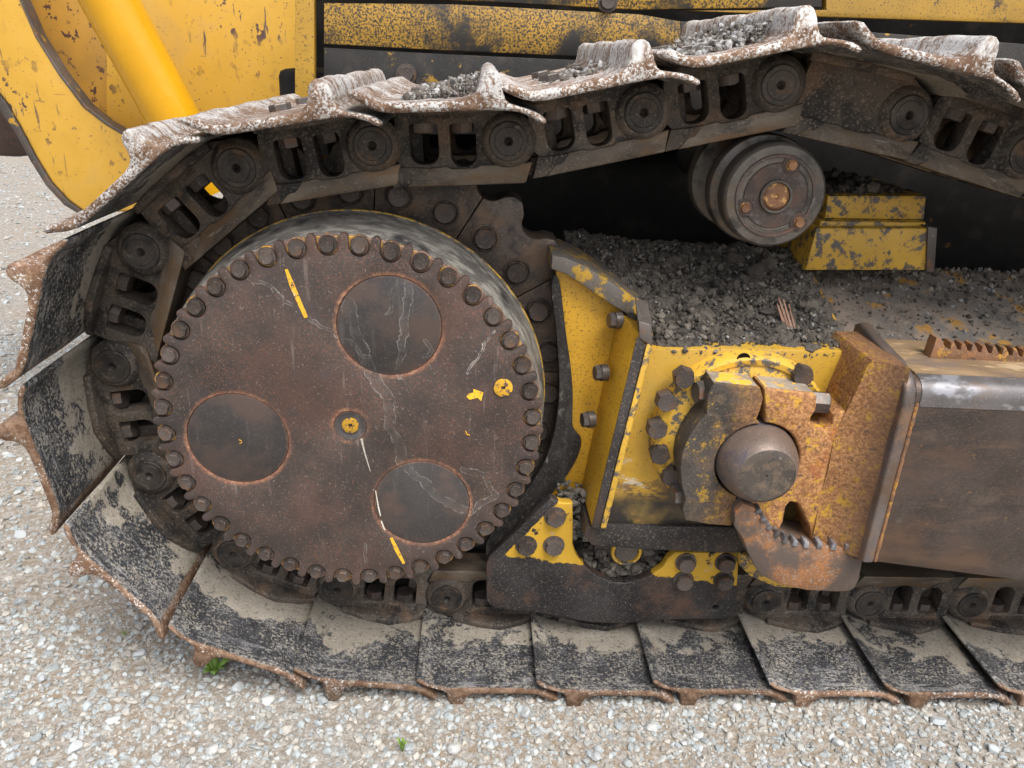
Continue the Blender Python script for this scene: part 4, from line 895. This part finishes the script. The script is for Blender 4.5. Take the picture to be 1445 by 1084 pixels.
# ------------------------------------------------------------------ soil, stones and splinters lying on the machine
def mound(name, x0, x1, y0, y1, fz, mat, nx, ny, amp, sc):
    bm = bmesh.new(); rows = []
    for j in range(ny+1):
        row = []
        for i in range(nx+1):
            x_ = x0+(x1-x0)*i/nx; y_ = y0+(y1-y0)*j/ny; p_ = Vector((x_, y_, 0))
            h = amp*(mn.noise(p_*sc)+.5*mn.noise(p_*sc*2.3)+.40*abs(mn.noise(p_*sc*5))+.22*mn.noise(p_*sc*9))
            row.append(bm.verts.new((x_, y_, fz(x_, y_)+h)))
        rows.append(row)
    for j in range(ny):
        for i in range(nx): bm.faces.new((rows[j][i], rows[j][i+1], rows[j+1][i+1], rows[j+1][i]))
    ex = bmesh.ops.extrude_face_region(bm, geom=list(bm.faces))
    return bm, ex
def soil_top(x_, y_):
    t_ = min(1, max(0, (y_-.055)/.36))
    z = .157+.120*t_
    if x_ < .66: z += .02*t_*(.66-x_)/.2
    if y_ < .065: z -= (.065-y_)*.5
    # stays under the guard lip on the left
    return z
bm, ex = mound('soil_heap', .44, 1.0, .058, .47, soil_top, 'soil', 220, 160, .016, 26)
for v in bm.verts:
    if v.co.y < .24:
        lim = .60-(v.co.y-.07)*.35
        if v.co.x < lim: v.co.x = lim+(v.co.x-lim)*.12
for v in [g_ for g_ in ex['geom'] if isinstance(g_, bmesh.types.BMVert)]: v.co.z = .14
soil = obj('soil_heap', bm_mesh(bm, 'soil_heap', 60), 'soil'); soil['kind'] = 'stuff'; soil['label'] = 'heap of dark crumbly soil filling the pocket of the track frame'; soil['category'] = 'soil'
n = 6000
xs2 = rng.uniform(.47, .985, n); ys2 = rng.uniform(.056, .45, n)
ok = ~((ys2 < .24) & (xs2 < .615-(ys2-.07)*.35)); xs2, ys2 = xs2[ok], ys2[ok]; n = len(xs2)
sz = .0009+.0046*rng.uniform(0, 1, n)**3.2
zz = np.array([soil_top(a, b) for a, b in zip(xs2, ys2)])+sz*.2+.004
dark = np.array([(.070, .059, .047), (.11, .093, .074), (.060, .052, .044), (.16, .138, .112)])
cc = dark[rng.integers(0, 4, n)]*rng.uniform(.6, 1.5, (n, 1))
pale = rng.uniform(0, 1, n) < .09; cc[pale] = np.array((.34, .335, .32))*rng.uniform(.5, 1.2, (pale.sum(), 1)); sz[pale] = np.minimum(sz[pale], .0045)
o = stones('soil_crumbs', np.stack([xs2, ys2, zz], 1), sz, cc, 'clod', rng, 0, .3, flat=False); o['kind'] = 'stuff'; o['label'] = 'loose crumbs and grit scattered over the soil heap'; o['category'] = 'soil'
n = 320
xs2 = rng.uniform(.60, .97, n); ys2 = rng.uniform(.085, .44, n); sz = rng.uniform(.004, .0105, n)
zz = np.array([soil_top(a, b) for a, b in zip(xs2, ys2)])+sz*.15+.004
o = stones('soil_clods', np.stack([xs2, ys2, zz], 1), sz, dark[rng.integers(0, 4, n)]*rng.uniform(.7, 1.3, (n, 1)), 'clod', rng, 1, .30, flat=False); o['kind'] = 'stuff'; o['label'] = 'hard lumps of dark soil on top of the soil heap'; o['category'] = 'soil'
n = 200; xs2 = rng.uniform(.63, .955, n); ys2 = rng.uniform(.049, .066, n); sz = .0015+.005*rng.uniform(0, 1, n)**2.2
zz = .158-(.062-ys2)*.35+rng.uniform(-.002, .004, n)
o = stones('spilled_soil', np.stack([xs2, ys2, zz], 1), sz, dark[rng.integers(0, 4, n)]*rng.uniform(.7, 1.8, (n, 1)), 'clod', rng, 0, .3, flat=False); o['kind'] = 'stuff'; o['label'] = 'line of crumbs spilling over the box edge above the trunnion ring'; o['category'] = 'soil'
# big clods near the carrier roller
for px, py, Y, s_ in ((1035, 365, .36, .026), (1062, 385, .30, .030), (1085, 372, .34, .024), (985, 362, .38, .022), (1122, 388, .34, .022), (1010, 400, .26, .018), (1130, 430, .2, .018), (1080, 440, .17, .017), (960, 470, .1, .018), (1110, 497, .08, .022), (1140, 500, .07, .018)):
    p_ = at(px, py, Y)
    p_.z = max(p_.z, soil_top(p_.x, p_.y))
    o = stones('soil_clod', np.array([[0, 0, 0.]]), np.array([s_]), dark[rng.integers(0, 3)][None]*.9, 'clod', rng, 1, .32, flat=True)
    o.location = p_
    tag(o, 'big dark clod of earth on the soil heap', 'clod', 'big clods on the soil heap')
bm = bmesh.new()
for i in range(4):
    w_ = .004-.0005*i; x_ = (i-1.5)*.0048; h0 = .052-.010*abs(i-1.2)
    r0 = [bm.verts.new((x_+a*w_*.62, b*w_*.7, -.01)) for a, b in ((-1, -1), (1, -1), (1, 1), (-1, 1))]
    r1 = [bm.verts.new((x_*1.15+a*w_*.45+.002, b*w_*.5, h0*.6)) for a, b in ((-1, -1), (1, -1), (1, 1), (-1, 1))]
    r2 = [bm.verts.new((x_*1.25+a*.0008+.003, b*.0008, h0)) for a, b in ((-1, -1), (1, -1), (1, 1), (-1, 1))]
    for A, B in ((r0, r1), (r1, r2)):
        for k in range(4): bm.faces.new((A[k], A[(k+1) % 4], B[(k+1) % 4], B[k]))
    bm.faces.new(r2[::-1]); bm.faces.new(r0)
wc = obj('wood_splinter', bm_mesh(bm, 'wood_splinter'), 'wood', None, TRX(at(1112, 462, .135)+Vector((0, 0, .006))) @ Matrix.Rotation(R(-18), 4, 'Y') @ Matrix.Rotation(R(-40), 4, 'X') @ Matrix.Scale(1.25, 4))
tag(wc, 'reddish brown splinter of wood stuck in the soil', 'wood')
# soil on the dusty cover and on the bracket
cvz = lambda u, v: (cv[0].lerp(cv[3], u)).lerp(cv[1].lerp(cv[2], u), v)
n = 2600; uu = rng.uniform(0.01, .6, n); vv = rng.uniform(0, 1, n)**1.9*.9
pp = np.array([tuple(cvz(a, b)) for a, b in zip(uu, vv)]); sz = .0012+.0065*rng.uniform(0, 1, n)**3.2*(1.1-vv*.7); pp[:, 2] += sz*.4
cc = dark[rng.integers(0, 4, n)]*rng.uniform(.9, 2.4, (n, 1)); pale = rng.uniform(0, 1, n) < .08; cc[pale] = .34
o = stones('cover_crumbs', pp, sz, cc, 'clod', rng, 0, .3, flat=False); o['kind'] = 'stuff'; o['label'] = 'thin scatter of dry earth on the dusty frame cover'; o['category'] = 'soil'
n = 500; pp = np.stack([rng.uniform(1.01, 1.24, n), rng.uniform(.38, .6, n), np.zeros(n)], 1); pp[:, 2] = .418+rng.uniform(0, .03, n)*(1-np.abs(pp[:, 0]-1.12)/.13)
sz = .004+.011*rng.uniform(0, 1, n)**2; cc = dark[rng.integers(0, 4, n)]*rng.uniform(.6, 1.3, (n, 1)); cc[rng.uniform(0, 1, n) < .03] = .3
o = stones('bracket_soil', pp, sz, cc, 'clod', rng, 0, .3, flat=False); o['kind'] = 'stuff'; o['label'] = 'dark lumps of soil heaped on the yellow roller bracket'; o['category'] = 'soil'
# soil packed under the track roller end
n = 700; an = rng.uniform(R(185), R(355), n); rr = rng.uniform(.045, .105, n)
pp = np.stack([rc.x+rr*np.cos(an)*1.1, rng.uniform(.12, .19, n), rc.z+rr*np.sin(an)], 1); sz = .004+.010*rng.uniform(0, 1, n)**1.5
cc = dark[rng.integers(0, 4, n)]*rng.uniform(.8, 1.7, (n, 1))
o = stones('packed_soil', pp, sz, cc, 'clod', rng, 0, .3, flat=False); o['kind'] = 'stuff'; o['label'] = 'soil packed round the track roller in the guard notch'; o['category'] = 'soil'
n = 420; tt = rng.uniform(0, 1, n)
pp = np.stack([at(800, 700, .15).x+rng.uniform(-.02, .045, n)+.01*tt, rng.uniform(.12, .20, n), at(800, 690, .15).z-.12*tt+rng.uniform(-.01, .01, n)], 1); sz = .003+.009*rng.uniform(0, 1, n)**1.6
o = stones('caked_mud', pp, sz, np.array((.17, .155, .13))*rng.uniform(.5, 1.3, (n, 1)), 'clod', rng, 0, .3, flat=False); o['kind'] = 'stuff'; o['label'] = 'grey mud caked between the guard and the frame flange'; o['category'] = 'mud'
# debris on the upper shoes
def shoe_debris(i, n, y0, y1, s0_, s1_, hmax, lab):
    fx = FR[i]; s_ = rng.uniform(s0_, s1_, n); y_ = rng.uniform(y0, y1, n)
    hh = .0865+rng.uniform(0, 1, n)*hmax*((s_-s0_)/(s1_-s0_))
    z2 = .002+.007*rng.uniform(0, 1, n)**2.4
    p_ = np.array([tuple(fx @ Vector((a, b, c))) for a, b, c in zip(s_, y_, hh)])
    cc = np.array([(.20, .18, .155), (.30, .28, .25), (.14, .115, .095), (.42, .41, .40)])[rng.integers(0, 4, n)]*rng.uniform(.6, 1.3, (n, 1))
    o = stones('shoe_debris', p_, z2, cc, 'clod', rng, 0, .3, flat=False); o['kind'] = 'stuff'; o['label'] = lab; o['category'] = 'mud'
top0 = [i for i in range(len(pins)-1) if pins[i][1] > .5 and pins[i][0] > 0]
for i, (ny, y0, y1, lab) in zip(top0, ((900, .0, .35, 'gritty mud on the track shoe above the sprocket top'), (250, .1, .4, 'few mud crumbs by the bolts of the shoe before the carrier roller'), (1200, .0, .42, 'pale gravelly mud heaped on the highest track shoe'))):
    shoe_debris(i, ny, y0, y1, .08, .207, .034 if ny > 300 else .012, lab)

# ------------------------------------------------------------------ weeds
def weed(px, py, n, ln, wd, up, label, seed):
    g_ = ground_at(px, py); rd = random.Random(seed)
    t_ = thing('weed', label, 'weed', (g_.x, g_.y, GZ))
    for k in range(n):
        a = 2*math.pi*k/n+rd.uniform(-.4, .4); l_ = ln*rd.uniform(.6, 1.1); bm = bmesh.new(); L_, R_ = [], []
        for i in range(7):
            u = i/6; r_ = l_*u*(1-up*.5); z2 = .003+l_*up*math.sin(u*1.9)*.7; w_ = wd*math.sin(math.pi*min(.97, u*.93+.06))**.8*l_
            c_ = Vector((r_*math.cos(a), r_*math.sin(a), z2)); s_ = Vector((-math.sin(a), math.cos(a), .15))*w_
            L_.append(bm.verts.new(g_+c_+s_)); R_.append(bm.verts.new(g_+c_-s_))
        for i in range(6): bm.faces.new((L_[i], L_[i+1], R_[i+1], R_[i]))
        o = obj('leaf', bm_mesh(bm, 'leaf', 180), 'leaf', t_)
        md = o.modifiers.new('thick', 'SOLIDIFY'); md.thickness = .0006
weed(303, 952, 9, .055, .15, .75, 'small leafy green weed growing in gravel at the shoe edge', 2)
weed(568, 1062, 4, .045, .10, 1.3, 'single upright tuft of grass blades in the gravel', 4)
weed(176, 898, 3, .018, .12, 1.1, 'tiny green sprout beneath the curved track shoes', 6)
